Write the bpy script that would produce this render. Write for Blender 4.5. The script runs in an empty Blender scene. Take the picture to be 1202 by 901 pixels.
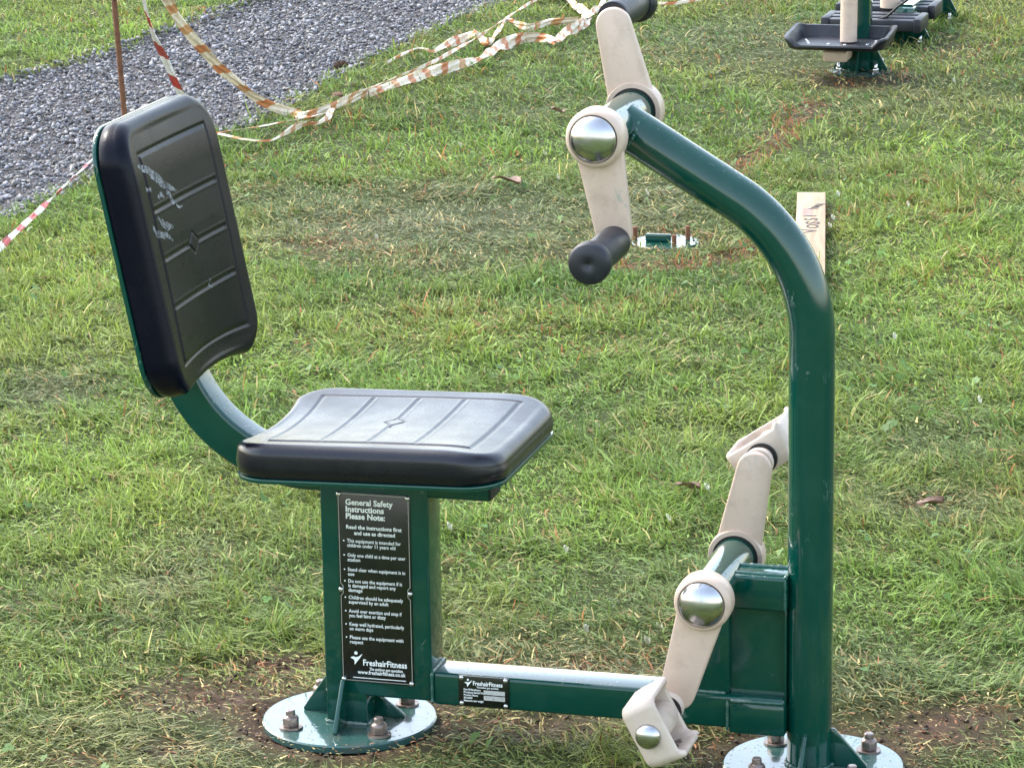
import bpy, bmesh, math, random
import numpy as np
from mathutils import Vector, Matrix
random.seed(7); rng = np.random.default_rng(11)
sc = bpy.context.scene; C = sc.collection
PI = math.pi
# ------------------------------------------------------------------ camera
F0, PITCH, ROLL, HC = 3989.0, .2507, -.0161, 1.63
cF = Vector((0, math.cos(PITCH), -math.sin(PITCH)))
_R = Vector((1, 0, 0)); _U = Vector((0, math.sin(PITCH), math.cos(PITCH)))
cR = math.cos(ROLL)*_R + math.sin(ROLL)*_U; cU = -math.sin(ROLL)*_R + math.cos(ROLL)*_U
cC = Vector((0, 0, HC))
cam = bpy.data.objects.new('camera', bpy.data.cameras.new('camera')); C.objects.link(cam)
M = Matrix.Identity(4)
for i in range(3): M[i][0] = cR[i]; M[i][1] = cU[i]; M[i][2] = -cF[i]; M[i][3] = cC[i]
cam.matrix_world = M
cam.data.sensor_width = 36; cam.data.lens = F0/1202*36; cam.data.clip_end = 500; cam.data.clip_start = .1
sc.camera = cam
def ray(x, y): return cF + cR*((x-601)/F0) - cU*((y-450.5)/F0)
def gnd(x, y, z=0):
    d = ray(x, y); return cC + d*((z-HC)/d.z)
def at(x, y, Y):
    d = ray(x, y); return cC + d*(Y/d.y)

# ------------------------------------------------------------------ helpers
def link(name, me, m, parent=None):
    o = bpy.data.objects.new(name, me); C.objects.link(o)
    if m is not None:
        for mm in (m if isinstance(m, (list, tuple)) else [m]): me.materials.append(mm)
    if parent is not None: o.parent = parent
    return o
def obj(name, bm, m, parent=None, smooth=40):
    bmesh.ops.recalc_face_normals(bm, faces=bm.faces[:])
    me = bpy.data.meshes.new(name); bm.to_mesh(me); bm.free()
    if smooth:
        me.polygons.foreach_set('use_smooth', [True]*len(me.polygons)); me.set_sharp_from_angle(angle=math.radians(smooth))
    return link(name, me, m, parent)
def tag(o, label=None, cat=None, group=None, kind=None):
    if label: o['label'] = label
    if cat: o['category'] = cat
    if group: o['group'] = group
    if kind: o['kind'] = kind
    return o
def empty(name, loc, rz, label, cat, group=None):
    o = bpy.data.objects.new(name, None); C.objects.link(o); o.location = loc; o.rotation_euler = (0, 0, rz); o.empty_display_size = .05
    return tag(o, label, cat, group)
def box(bm, x0, x1, y0, y1, z0, z1, bev=.003, mat=None, seg=2):
    t = bmesh.new()
    r = bmesh.ops.create_cube(t, size=1)
    for v in t.verts:
        v.co = Vector((x0+(v.co.x+.5)*(x1-x0), y0+(v.co.y+.5)*(y1-y0), z0+(v.co.z+.5)*(z1-z0)))
    if bev: bmesh.ops.bevel(t, geom=t.edges[:], offset=bev, segments=seg, affect='EDGES', profile=.5)
    if mat is not None: t.transform(mat)
    me = bpy.data.meshes.new('t'); t.to_mesh(me); t.free(); bm.from_mesh(me); bpy.data.meshes.remove(me)
def prism(bm, pts, a, b, axis='y', bev=.0015, mat=None):
    """polygon pts in (x,z) extruded y a..b ; axis 'x': pts (y,z) extruded x; axis 'z': pts (x,y) extruded z"""
    t = bmesh.new()
    def P(p, h): return {'y': (p[0], h, p[1]), 'x': (h, p[0], p[1]), 'z': (p[0], p[1], h)}[axis]
    lo = [t.verts.new(P(p, a)) for p in pts]; hi = [t.verts.new(P(p, b)) for p in pts]
    t.faces.new(lo); t.faces.new(hi[::-1]); n = len(pts)
    for i in range(n): t.faces.new((lo[i], hi[i], hi[(i+1) % n], lo[(i+1) % n]))
    bmesh.ops.recalc_face_normals(t, faces=t.faces[:])
    if bev: bmesh.ops.bevel(t, geom=t.edges[:], offset=bev, segments=2, affect='EDGES', profile=.5, clamp_overlap=True)
    if mat is not None: t.transform(mat)
    me = bpy.data.meshes.new('t'); t.to_mesh(me); t.free(); bm.from_mesh(me); bpy.data.meshes.remove(me)
def lathe(bm, prof, mat=None, n=40):
    """prof [(r,h)] about local z"""
    mat = mat or Matrix.Identity(4); rings = []
    for r, h in prof:
        if r < 1e-6: rings.append([bm.verts.new(mat @ Vector((0, 0, h)))])
        else: rings.append([bm.verts.new(mat @ Vector((r*math.cos(2*PI*i/n), r*math.sin(2*PI*i/n), h))) for i in range(n)])
    for A, B in zip(rings, rings[1:]):
        for i in range(n):
            j = (i+1) % n
            if len(A) == 1 and len(B) == 1: continue
            if len(A) == 1: bm.faces.new((A[0], B[i], B[j]))
            elif len(B) == 1: bm.faces.new((A[i], A[j], B[0]))
            else: bm.faces.new((A[i], A[j], B[j], B[i]))
def sweep(bm, pts, section, up=Vector((0, 1, 0)), cap=True):
    """sweep a closed 2-D section [(a,b)] along pts; a along up, b along cross(tangent, up)"""
    rings = []
    for i, p in enumerate(pts):
        t = (pts[min(i+1, len(pts)-1)] - pts[max(i-1, 0)]).normalized()
        b = t.cross(up).normalized(); u = b.cross(t).normalized()
        rings.append([bm.verts.new(p + u*s[0] + b*s[1]) for s in section])
    n = len(section)
    for A, B in zip(rings, rings[1:]):
        for i in range(n): bm.faces.new((A[i], A[(i+1) % n], B[(i+1) % n], B[i]))
    if cap: bm.faces.new(rings[0][::-1]); bm.faces.new(rings[-1])
def circ(r, n=28): return [(r*math.cos(2*PI*i/n), r*math.sin(2*PI*i/n)) for i in range(n)]
def rsq(a, b, r, k=5):
    o = []
    for cx, cy, st in ((a-r, b-r, 0), (-a+r, b-r, 90), (-a+r, -b+r, 180), (a-r, -b+r, 270)):
        for i in range(k+1):
            q = math.radians(st+90*i/k); o.append((cx+r*math.cos(q), cy+r*math.sin(q)))
    return o
def fillet(P, R, step=.006):
    """2-D polyline (x,z) with radii -> list of 3-D points (y=0), densely sampled"""
    out = [Vector((P[0][0], 0, P[0][1]))]
    for i in range(1, len(P)-1):
        a, b, c = (Vector(q) for q in (P[i-1], P[i], P[i+1])); u = (a-b).normalized(); v = (c-b).normalized()
        th = math.acos(max(-1, min(1, u.dot(v)))); L = R[i-1]/math.tan(th/2)
        s, e = b+u*L, b+v*L; w = (u+v).normalized(); cc = b + w*(R[i-1]/math.sin(th/2))
        n = max(6, int(R[i-1]*(PI-th)/step)); a0 = s-cc; a1 = e-cc; ang = a0.angle(a1)
        for k in range(n+1):
            f = k/n; q = (a0*math.sin((1-f)*ang)+a1*math.sin(f*ang))/math.sin(ang) + cc
            out.append(Vector((q.x, 0, q.y)))
    out.append(Vector((P[-1][0], 0, P[-1][1])))
    return out
def RY(x, y, z, toward=-1):       # local z axis -> world -y (toward camera) or +y
    return Matrix.Translation((x, y, z)) @ Matrix.Rotation(PI/2 if toward < 0 else -PI/2, 4, 'X')

# ------------------------------------------------------------------ materials
def nt(name):
    m = bpy.data.materials.new(name); m.use_nodes = True; t = m.node_tree
    return m, t, t.nodes['Principled BSDF']
def N(t, typ, **kw):
    n = t.nodes.new(typ)
    for k, v in kw.items():
        if k in n.inputs: n.inputs[k].default_value = v
        else: setattr(n, k, v)
    return n
def coords(t): return N(t, 'ShaderNodeTexCoord').outputs['Object']
def noise(t, scale, det=4, co=None, rough=.5, dist=0):
    n = N(t, 'ShaderNodeTexNoise'); n.inputs['Scale'].default_value = scale; n.inputs['Detail'].default_value = det
    n.inputs['Roughness'].default_value = rough; n.inputs['Distortion'].default_value = dist
    t.links.new(co or coords(t), n.inputs['Vector']); return n.outputs['Fac']
def ramp(t, fac, stops):
    r = N(t, 'ShaderNodeValToRGB'); e = r.color_ramp.elements
    while len(e) < len(stops): e.new(.5)
    for q, (p, c) in zip(e, stops):
        q.position = p; q.color = (c, c, c, 1) if isinstance(c, (int, float)) else (*c, 1)
    t.links.new(fac, r.inputs['Fac']); return r.outputs['Color']
def mix(t, fac, a, b):
    m = N(t, 'ShaderNodeMix', data_type='RGBA')
    for s, v in ((m.inputs['Factor'], fac), (m.inputs['A'], a), (m.inputs['B'], b)):
        if isinstance(v, (int, float)): s.default_value = v
        elif isinstance(v, tuple): s.default_value = (*v, 1)
        else: t.links.new(v, s)
    return m.outputs['Result']
def bump(t, b, h, strength, dist=.001):
    n = N(t, 'ShaderNodeBump'); n.inputs['Strength'].default_value = strength; n.inputs['Distance'].default_value = dist
    t.links.new(h, n.inputs['Height']); t.links.new(n.outputs['Normal'], b.inputs['Normal']); return n
def wear(name, base, rough, dirt=None, dirt_amt=.5, spec=.5, coat=0, metal=0, bumps=.15, bscale=60, drops=0, rvar=.12, dscale=18, scratch=0):
    m, t, b = nt(name); co = coords(t)
    n1 = noise(t, dscale, 6, co, .6); n2 = noise(t, 160, 3, co)
    col = base
    if dirt:
        fac = ramp(t, n1, [(.5, 0), (.72, dirt_amt)]); col = mix(t, fac, base, dirt)
    if scratch:
        mpn = N(t, 'ShaderNodeMapping'); mpn.inputs['Rotation'].default_value = (.5, .8, .3); mpn.inputs['Scale'].default_value = (26, 90, 14); t.links.new(co, mpn.inputs['Vector'])
        a_ = ramp(t, noise(t, 1, 3, mpn.outputs['Vector'], .5, 1.2), [(.485, 0), (.495, 1), (.505, 1), (.515, 0)]); b2 = ramp(t, noise(t, 7, 3, co, .7), [(.60, 0), (.68, scratch)])
        ml = N(t, 'ShaderNodeMath', operation='MULTIPLY'); t.links.new(a_, ml.inputs[0]); t.links.new(b2, ml.inputs[1]); col = mix(t, ml.outputs[0], col, (.24, .30, .27))
    if isinstance(col, tuple): b.inputs['Base Color'].default_value = (*col, 1)
    else: t.links.new(col, b.inputs['Base Color'])
    t.links.new(ramp(t, n1, [(.3, max(.02, rough-rvar*.4)), (.75, rough+rvar)]), b.inputs['Roughness'])
    b.inputs['Metallic'].default_value = metal; b.inputs['Specular IOR Level'].default_value = spec
    b.inputs['Coat Weight'].default_value = coat; b.inputs['Coat Roughness'].default_value = .07; b.inputs['Coat IOR'].default_value = 1.5
    h = noise(t, bscale, 3, co)
    nb = bump(t, b, h, bumps, .0015)
    if drops:
        v = N(t, 'ShaderNodeTexVoronoi'); v.inputs['Scale'].default_value = drops; v.inputs['Randomness'].default_value = 1
        t.links.new(co, v.inputs['Vector'])
        dz = ramp(t, v.outputs['Distance'], [(.0, 1), (.22, .8), (.3, 0)])
        ge = N(t, 'ShaderNodeNewGeometry'); sp = N(t, 'ShaderNodeSeparateXYZ'); t.links.new(ge.outputs['Normal'], sp.inputs[0])
        up_ = ramp(t, sp.outputs['Z'], [(.25, .04), (.8, 1)]); sel = ramp(t, noise(t, 70, 2, co), [(.45, 0), (.6, 1)])
        for q_ in (up_, sel):
            mu_ = N(t, 'ShaderNodeMath', operation='MULTIPLY'); t.links.new(dz, mu_.inputs[0]); t.links.new(q_, mu_.inputs[1]); dz = mu_.outputs[0]
        n2b = N(t, 'ShaderNodeBump'); n2b.inputs['Strength'].default_value = .6; n2b.inputs['Distance'].default_value = .0008
        t.links.new(dz, n2b.inputs['Height']); t.links.new(nb.outputs['Normal'], n2b.inputs['Normal'])
        t.links.new(n2b.outputs['Normal'], b.inputs['Normal']); t.links.new(n2b.outputs['Normal'], b.inputs['Coat Normal'])
    else: t.links.new(nb.outputs['Normal'], b.inputs['Coat Normal'])
    return m
G = wear('green_gloss_paint', (.0002, .049, .034), .12, (.02, .08, .06), .25, spec=.12, coat=1, bumps=.03, bscale=45, drops=150, dscale=30, scratch=.8)
GP = wear('base_plate_sky_sheen', (.030, .090, .080), .18, (.11, .085, .06), .6, spec=.3, coat=1, bumps=.12, bscale=35, drops=110, dscale=22)  # green paint made paler, sky reflection put into the base colour; blotches are mud
GW = wear('green_weld_bead', (.02, .09, .07), .3, (.3, .36, .33), .8, coat=.4, bumps=.9, bscale=220)
BLK = wear('black_moulded_plastic', (.003, .0035, .009), .25, (.02, .02, .02), .25, spec=.42, coat=.20, bumps=.2, bscale=650, drops=0, rvar=.2, dscale=9)
BLD = wear('black_plastic_dimmed', (.003, .0035, .009), .24, (.02, .02, .02), .2, spec=.15, coat=0, bumps=.2, bscale=500, rvar=.15, dscale=9)  # backrest copy of BLK, reflections turned down so its face stays dark
RUB = wear('dark_rubber', (.010, .011, .018), .42, (.07, .07, .07), .3, bumps=.15, bscale=300)
CRM = wear('cream_paint', (.60, .455, .36), .36, (.30, .21, .145), .32, coat=.15, bumps=.12, bscale=40, dscale=42, scratch=.7)
CRP = wear('cream_plastic', (.58, .475, .395), .42, (.36, .27, .2), .5, bumps=.1, bscale=80, dscale=30)
STL = wear('stainless_steel', (.50, .50, .51), .20, (.22, .22, .2), .4, metal=1, bumps=.05, bscale=30, dscale=60)
NUT = wear('rusty_nut_steel', (.25, .20, .175), .30, (.11, .055, .035), .8, metal=.6, bumps=.9, bscale=150, dscale=90)
RST = wear('rusty_iron', (.16, .065, .03), .8, (.06, .025, .015), .9, bumps=.9, bscale=200, dscale=60)
SBK = wear('sign_black', (.006, .008, .007), .2, (.02, .02, .02), .4, coat=.3, bumps=.03)
SWH = wear('sign_lettering', (.85, .88, .86), .5)
SLV = wear('sign_border_silver', (.42, .42, .40), .35, metal=.5)
RVT = wear('rivet_steel', (.62, .62, .60), .2, metal=.9)
SCF = wear('white_scuff', (.30, .31, .33), .45, (.12, .12, .13), .8, dscale=90)
_t = SCF.node_tree; _tr = N(_t, 'ShaderNodeBsdfTransparent'); _mx = N(_t, 'ShaderNodeMixShader'); _t.links.new(ramp(_t, noise(_t, 120, 5, None, .75), [(.38, 0), (.62, .95)]), _mx.inputs[0])
_t.links.new(_tr.outputs[0], _mx.inputs[1]); _t.links.new(_t.nodes['Principled BSDF'].outputs[0], _mx.inputs[2]); _t.links.new(_mx.outputs[0], _t.nodes['Material Output'].inputs['Surface'])
STK = wear('plate_sticker', (.5, .5, .47), .5, (.2, .2, .18), .8, dscale=260)
DRK = wear('dark_gap', (.01, .01, .01), .6)
# tapes: stripes follow the uv laid along the tape itself
def tape_mat(name, a, b, per, edge, dirt):
    m, t, p = nt(name)
    uv = N(t, 'ShaderNodeUVMap'); uv.uv_map = 'uv'; s = N(t, 'ShaderNodeSeparateXYZ'); t.links.new(uv.outputs['UV'], s.inputs[0])
    m1 = N(t, 'ShaderNodeMath', operation='MULTIPLY_ADD'); t.links.new(s.outputs['Y'], m1.inputs[0]); m1.inputs[1].default_value = per*.22; t.links.new(s.outputs['X'], m1.inputs[2])
    m2 = N(t, 'ShaderNodeMath', operation='DIVIDE'); t.links.new(m1.outputs[0], m2.inputs[0]); m2.inputs[1].default_value = per
    m3 = N(t, 'ShaderNodeMath', operation='FRACT'); t.links.new(m2.outputs[0], m3.inputs[0])
    st = ramp(t, m3.outputs[0], [(0, 0), (edge, 0), (edge+.03, 1), (.98, 1)])
    n1 = noise(t, 22, 5)
    bb = mix(t, ramp(t, n1, [(.42, 0), (.62, 1)]), b, dirt)
    aa = mix(t, ramp(t, noise(t, 60, 4), [(.5, 0), (.75, .5)]), a, (.45, .38, .25))
    t.links.new(mix(t, st, aa, bb), p.inputs['Base Color'])
    p.inputs['Roughness'].default_value = .38
    bump(t, p, noise(t, 90, 4), .8, .004)
    tr = N(t, 'ShaderNodeBsdfTranslucent'); tr.inputs['Color'].default_value = (.7, .55, .45, 1)
    mx = N(t, 'ShaderNodeMixShader'); mx.inputs[0].default_value = .12
    t.links.new(p.outputs[0], mx.inputs[1]); t.links.new(tr.outputs[0], mx.inputs[2]); t.links.new(mx.outputs[0], t.nodes['Material Output'].inputs['Surface'])
    return m
TAP = tape_mat('red_white_tape', (.78, .74, .70), (.48, .04, .035), .10, .55, (.34, .06, .05))
TAO = tape_mat('faded_orange_tape', (.78, .68, .52), (.52, .17, .055), .10, .62, (.55, .30, .13))

# ------------------------------------------------------------------ noise fields in numpy
def vnoise(x, y, s, seed):
    x = np.asarray(x)*s+seed*17.3; y = np.asarray(y)*s+seed*9.1
    xi = np.floor(x).astype(np.int64); yi = np.floor(y).astype(np.int64); fx = x-xi; fy = y-yi
    fx = fx*fx*(3-2*fx); fy = fy*fy*(3-2*fy)
    def h(a, b):
        n = (a*374761393+b*668265263+seed*1442695) & 0x7fffffff
        n = (n ^ (n >> 13))*1274126177 & 0x7fffffff
        return ((n ^ (n >> 16)) & 0xffff)/65535.0
    return (h(xi, yi)*(1-fx)+h(xi+1, yi)*fx)*(1-fy)+(h(xi, yi+1)*(1-fx)+h(xi+1, yi+1)*fx)*fy
def fbm(x, y, s, seed, o=4):
    r = 0; a = .5; tot = 0
    for k in range(o): r = r+a*vnoise(x, y, s*2**k, seed+k); tot += a; a *= .5
    return r/tot
def ss(a, b, x):
    t = np.clip((x-a)/(b-a), 0, 1); return t*t*(3-2*t)

AZ = .2774; OX, OY = -.2337, 4.4762
e1 = np.array([math.cos(AZ), -math.sin(AZ)]); e2 = np.array([math.sin(AZ), math.cos(AZ)])
S2 = .6553; RD = .1218
D1 = np.array([OX, OY]); D2 = D1+S2*e1
# worn places: px centre, px half sizes
def blob(x, y, px, py, rx, ry, rot=0):
    c = gnd(px, py); sc_ = F0/((c-cC).dot(cF)); sn = (HC/(c-cC).length)
    X = x-c.x; Y = y-c.y
    a = rx/sc_; b = ry/sc_/sn
    if rot: X, Y = X*math.cos(rot)+Y*math.sin(rot), -X*math.sin(rot)+Y*math.cos(rot)
    d = np.sqrt((X/a)**2+(Y/b)**2)
    return np.clip(1.25-d, 0, 1)
def seg(x, y, pts, w):
    best = np.full(np.shape(x), 9.)
    P = [gnd(*p) for p in pts]
    for A, B in zip(P, P[1:]):
        dx, dy = B.x-A.x, B.y-A.y; L = dx*dx+dy*dy
        t = np.clip(((x-A.x)*dx+(y-A.y)*dy)/L, 0, 1)
        best = np.minimum(best, np.hypot(x-A.x-t*dx, y-A.y-t*dy))
    return np.clip(1.3-best/w, 0, 1)
def mud(x, y):
    d1 = np.hypot(x-D1[0], y-D1[1]); d2 = np.hypot(x-D2[0], y-D2[1])
    m = np.maximum(ss(.2, .13, d1)*.9, ss(.2, .13, d2)*.9)
    for b in ((265, 815, 125, 34, 1.1), (200, 885, 45, 18, .9), (820, 872, 80, 22, 1.0), (1120, 850, 130, 34, .9), (600, 855, 190, 26, .65), (330, 780, 90, 14, 1.0), (200, 830, 60, 20, .8), (690, 300, 60, 16, .6),
              (700, 272, 40, 12, .3), (380, 292, 70, 10, .5), (470, 310, 100, 12, .3), (1005, 92, 75, 12, .7), (1120, 60, 70, 18, .35), (640, 785, 160, 10, .6), (780, 285, 60, 14, .9), (1085, 590, 30, 9, .9), (650, 635, 22, 7, .7), (450, 862, 40, 16, .7), (90, 895, 60, 12, .6)):
        m = np.maximum(m, blob(x, y, *b[:4])*b[4])
    return m*(.35+1.0*fbm(x, y, 9, 3))
def strip(x, y):
    m = 0*x
    m = np.maximum(m, seg(x, y, [(960, 122), (905, 170), (870, 197), (845, 215)], .06)*.95)
    m = np.maximum(m, seg(x, y, [(975, 255), (880, 300), (810, 312), (740, 318)], .06)*.9)
    return m*(.35+1.0*fbm(x, y, 9, 3))
def dull(x, y):
    m = 0*x
    for b in ((520, 260, 240, 55, 1), (330, 235, 110, 25, .6), (760, 250, 120, 60, .8), (900, 60, 200, 40, .75), (1050, 110, 140, 40, .5), (300, 880, 340, 70, .85), (650, 800, 240, 60, .8), (1000, 830, 240, 90, .6),
              (60, 460, 70, 26, .8), (190, 690, 60, 40, .6), (620, 130, 100, 30, .3), (750, 700, 120, 60, .3), (240, 640, 50, 40, .4), (1100, 520, 90, 30, .5), (1090, 600, 120, 22, .5)):
        m = np.maximum(m, blob(x, y, *b[:4])*b[4])
    return m*(.5+.9*fbm(x, y, 3.2, 8))
# gravel path edges (world x as a function of y)
LOWE = np.array([(-2.6, 5.4), (-1.8, 7.0), (-1.23, 8.04), (-1.06, 8.54), (-.80, 9.13), (-.70, 9.37), (-.61, 9.64), (-.52, 10.12), (-.41, 10.5), (-.26, 10.95), (-.07, 11.55), (.25, 12.9), (.75, 15)])
UPE = np.array([(-4.2, 5.4), (-3.1, 7.3), (-2.3, 8.7), (-1.85, 9.55), (-1.53, 10.14), (-1.32, 10.53), (-1.11, 11.14), (-.87, 11.82), (-.5, 13), (0, 15)])
def pathd(x, y):
    lo = np.interp(y, LOWE[:, 1], LOWE[:, 0]); up = np.interp(y, UPE[:, 1], UPE[:, 0])
    w = .05*(fbm(x, y, 7, 21)-.5)
    return np.minimum(lo-x, x-up)*.8+w        # >0 inside
def lush(x, y):
    m = 0*x
    for b in ((150, 300, 200, 110, .7), (120, 560, 240, 110, 1), (300, 430, 160, 60, .9), (660, 610, 190, 60, 1), (500, 190, 260, 40, .7), (1110, 330, 150, 120, 1), (1120, 180, 120, 40, .8), (640, 420, 300, 50, .7), (1060, 700, 120, 70, .6), (120, 40, 220, 40, .8), (820, 90, 90, 40, .5), (860, 470, 110, 60, .6)):
        m = np.maximum(m, blob(x, y, *b[:4])*b[4])
    return np.clip(m*(.35+1.1*fbm(x, y, 2.6, 51)), 0, 1)
def hgt(x, y):
    h = .022*(fbm(x, y, 1.4, 5)-.5)+.010*(fbm(x, y, 8, 6, 3)-.5)
    m = np.clip(mud(x, y), 0, 1)
    h = h+m*(.030*(fbm(x, y, 38, 9, 4)-.5)-.004)
    for D in (D1, D2):
        d = np.hypot(x-D[0], y-D[1]); f = ss(RD+.004, RD+.05, d); h = h*f-.004*(1-f)+.008*ss(RD+.002, RD+.010, d)*ss(RD+.06, RD+.015, d)*(.4+.8*fbm(x, y, 30, 15, 2))
    h = h-.013*ss(.30, .14, np.hypot(x-D2[0], y-D2[1]))
    h = h-.018*ss(0, .05, pathd(x, y))
    return h

# ------------------------------------------------------------------ ground
xs = np.concatenate([np.linspace(-30, -3, 12), np.arange(-2.6, 2.6, .022), np.linspace(3, 30, 12)])
ys = np.concatenate([np.linspace(-20, 3.2, 12), np.arange(3.6, 5.6, .014), np.arange(5.6, 14, .03), np.linspace(14.5, 70, 16)])
X, Y = np.meshgrid(xs, ys); Z = hgt(X, Y)
near = (np.abs(X) < 2.7) & (Y > 3.5) & (Y < 14.3); Z = np.where(near, Z, -.004)
nx, ny = len(xs), len(ys)
idx = np.arange(nx*ny).reshape(ny, nx)
faces = np.stack([idx[:-1, :-1], idx[:-1, 1:], idx[1:, 1:], idx[1:, :-1]], -1).reshape(-1, 4)
def np_mesh(name, V, Fc, k, smooth=True, col=None, m=None):
    me = bpy.data.meshes.new(name); me.vertices.add(len(V)); me.vertices.foreach_set('co', V.astype(np.float32).ravel())
    nf = len(Fc)//k if Fc.ndim == 1 else len(Fc)
    me.loops.add(nf*k); me.loops.foreach_set('vertex_index', Fc.astype(np.int32).ravel())
    me.polygons.add(nf); me.polygons.foreach_set('loop_start', np.arange(0, nf*k, k, dtype=np.int32))
    if smooth: me.polygons.foreach_set('use_smooth', np.ones(nf, bool))
    if col is not None:
        a = me.color_attributes.new('tint', 'FLOAT_COLOR', 'POINT')
        a.data.foreach_set('color', np.concatenate([col, np.ones((len(col), 1))], 1).astype(np.float32).ravel())
    me.update(calc_edges=True); me.validate()
    return link(name, me, m)
m, t, b = nt('ground_soil')
at_ = N(t, 'ShaderNodeAttribute'); at_.attribute_name = 'tint'; co = coords(t)
n1 = noise(t, 60, 6, co, .65)
gr = mix(t, ramp(t, n1, [(.3, 0), (.7, 1)]), (.55, .55, .55), (1.35, 1.3, 1.25))
mm = N(t, 'ShaderNodeMix', data_type='RGBA', blend_type='MULTIPLY'); mm.inputs['Factor'].default_value = 1
t.links.new(at_.outputs['Color'], mm.inputs['A']); t.links.new(gr, mm.inputs['B']); t.links.new(mm.outputs['Result'], b.inputs['Base Color'])
b.inputs['Roughness'].default_value = .8; b.inputs['Specular IOR Level'].default_value = .15; bump(t, b, noise(t, 220, 5, co, .7), .7, .006)
gm = m
mu = np.clip(mud(X, Y)+.9*strip(X, Y), 0, 1)[..., None]; pd = ss(-.01, .02, pathd(X, Y))[..., None]
colr = np.array([.045, .060, .014])*(1-mu)+np.array([.078, .046, .031])*mu
colr = colr*(1-pd)+np.array([.10, .095, .098])*pd
far_ = (~near)[..., None]; colr = np.where(far_ & (pd < .5), np.array([.08, .12, .03]), colr)
g = np_mesh('ground', np.stack([X, Y, Z], -1).reshape(-1, 3), faces, 4, True, colr.reshape(-1, 3), gm); g['kind'] = 'structure'

# ------------------------------------------------------------------ grass blades
def frustum_pts(n, margin, y0, y1):
    y = y0+(y1-y0)*rng.random(n); half = .155*(y+.35)+margin
    return (rng.random(n)*2-1)*half, y, half
def blades(n, y0, y1, margin, length, width, lying):
    # constant density over a trapezoid by rejection
    hm = .155*(y1+.35)+margin
    k = int(n*1.0); x = (rng.random(k)*2-1)*hm; y = y0+(y1-y0)*rng.random(k)
    keep = np.abs(x) < .155*(y+.35)+margin; x = x[keep]; y = y[keep]
    # clump: shift towards tuft centres
    cx = np.floor(x/.035)+rng.random(len(x))*0; 
    m_ = mud(x, y); du = np.clip(dull(x, y), 0, 1)
    pdv = pathd(x, y)
    dens = (1-.72*np.clip(m_*1.15, 0, 1))*(1-.45*np.clip(strip(x, y), 0, 1)); dens = dens*(.72+.5*fbm(x, y, 22, 31, 2))
    keep = (rng.random(len(x)) < dens) & (pdv < .05*rng.random(len(x))**3)
    for D in (D1, D2): keep &= np.hypot(x-D[0], y-D[1]) > RD+.006
    for c_, r_ in EXCL: keep &= np.hypot(x-c_[0], y-c_[1]) > r_
    x, y, m_, du = x[keep], y[keep], m_[keep], du[keep]; n = len(x)
    tuft = fbm(x, y, 12, 44, 2)
    L = length*(.5+1.0*rng.random(n)**1.3)*(.60+.85*ss(.3, .8, tuft))*(1-.35*du)*(1-.5*np.clip(m_, 0, 1))
    for D in (D1, D2):
        d = np.hypot(x-D[0], y-D[1]); L = L*(.6+.4*ss(RD, RD+.1, d))
    Wd = width*(.5+1.1*rng.random(n)**1.6)
    az = 2*PI*(rng.random(n)) ; az = az*.75+ .25*2*PI*fbm(x, y, 9, 61, 2)*2
    tilt0 = np.radians(6+52*rng.random(n)+18*du); bend = np.radians(10+105*rng.random(n))
    ly = rng.random(n) < lying+.35*np.clip(m_, 0, 1)+.2*du
    tilt0 = np.where(ly, np.radians(62+24*rng.random(n)), tilt0); bend = np.where(ly, np.radians(35*rng.random(n)-5), bend)
    z = hgt(x, y)+np.where(ly, .004+.014*rng.random(n), 0)
    S = 4; V = []; dx = np.cos(az); dy = np.sin(az)
    side = az+PI/2+np.radians(50)*(rng.random(n)-.5); sx = np.cos(side); sy = np.sin(side)
    px, py, pz = x.copy(), y.copy(), z-.002
    curl = (rng.random(n)-.5)*1.2
    for s in range(S):
        w = Wd*(1-.1*s-(.25 if s == S-1 else 0))*.5
        V.append(np.stack([px-sx*w, py-sy*w, pz], -1)); V.append(np.stack([px+sx*w, py+sy*w, pz], -1))
        a = tilt0+bend*(s+.5)/S; st = L/S; q = az+curl*(s+1)/S
        px = px+np.sin(a)*np.cos(q)*st; py = py+np.sin(a)*np.sin(q)*st; pz = np.maximum(pz+np.cos(a)*st, z-.001)
    V.append(np.stack([px, py, pz], -1))
    V = np.stack(V, 1)                                       # n,2S+1,3
    base = (np.arange(n)*(2*S+1))[:, None]
    tri = []
    for s in range(S-1):
        a = 2*s; tri += [[a, a+1, a+3], [a, a+3, a+2]]
    a = 2*(S-1); tri += [[a, a+1, a+2]]
    Fc = (base[:, :, None]+np.array(tri)[None]).reshape(-1, 3)
    # colours
    fresh = np.array([.115, .190, .036]); yel = np.array([.215, .240, .055]); dark = np.array([.065, .115, .026]); grey = np.array([.140, .138, .075])
    straw = np.array([.38, .30, .13]); rust = np.array([.27, .115, .050])
    p1 = fbm(x, y, 2.2, 71); p2 = fbm(x, y, 6, 77); r = rng.random((n, 1)); r2 = rng.random(n)
    yf = np.clip((p1-.42)*2.6+.35*(rng.random(n)-.4), 0, 1)[:, None]
    col = fresh*(1-yf)+yel*yf
    df = np.clip((p2-.5)*2+.5*(rng.random(n)-.35), 0, 1)[:, None]; col = col*(1-df)+dark*df
    lu = lush(x, y)*(.6+.5*rng.random(n)); lu = np.clip(lu, 0, 1)[:, None]; col = col*(1-lu)+np.array([.195, .270, .048])*(.9+.3*r)*lu
    dd = np.clip(.12*(1-lu[:, 0])+du*(.5+.6*rng.random(n)), 0, .85)[:, None]; col = col*(1-dd)+grey*dd
    ps = .03+.10*du*(1-lu[:, 0])+.62*np.clip(m_, 0, 1)+.10*(p2 > .6); stp = np.clip(strip(x, y), 0, 1); isS = (r2 < ps)[:, None]; col = np.where(isS, straw*(.6+.6*r), col)
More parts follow.
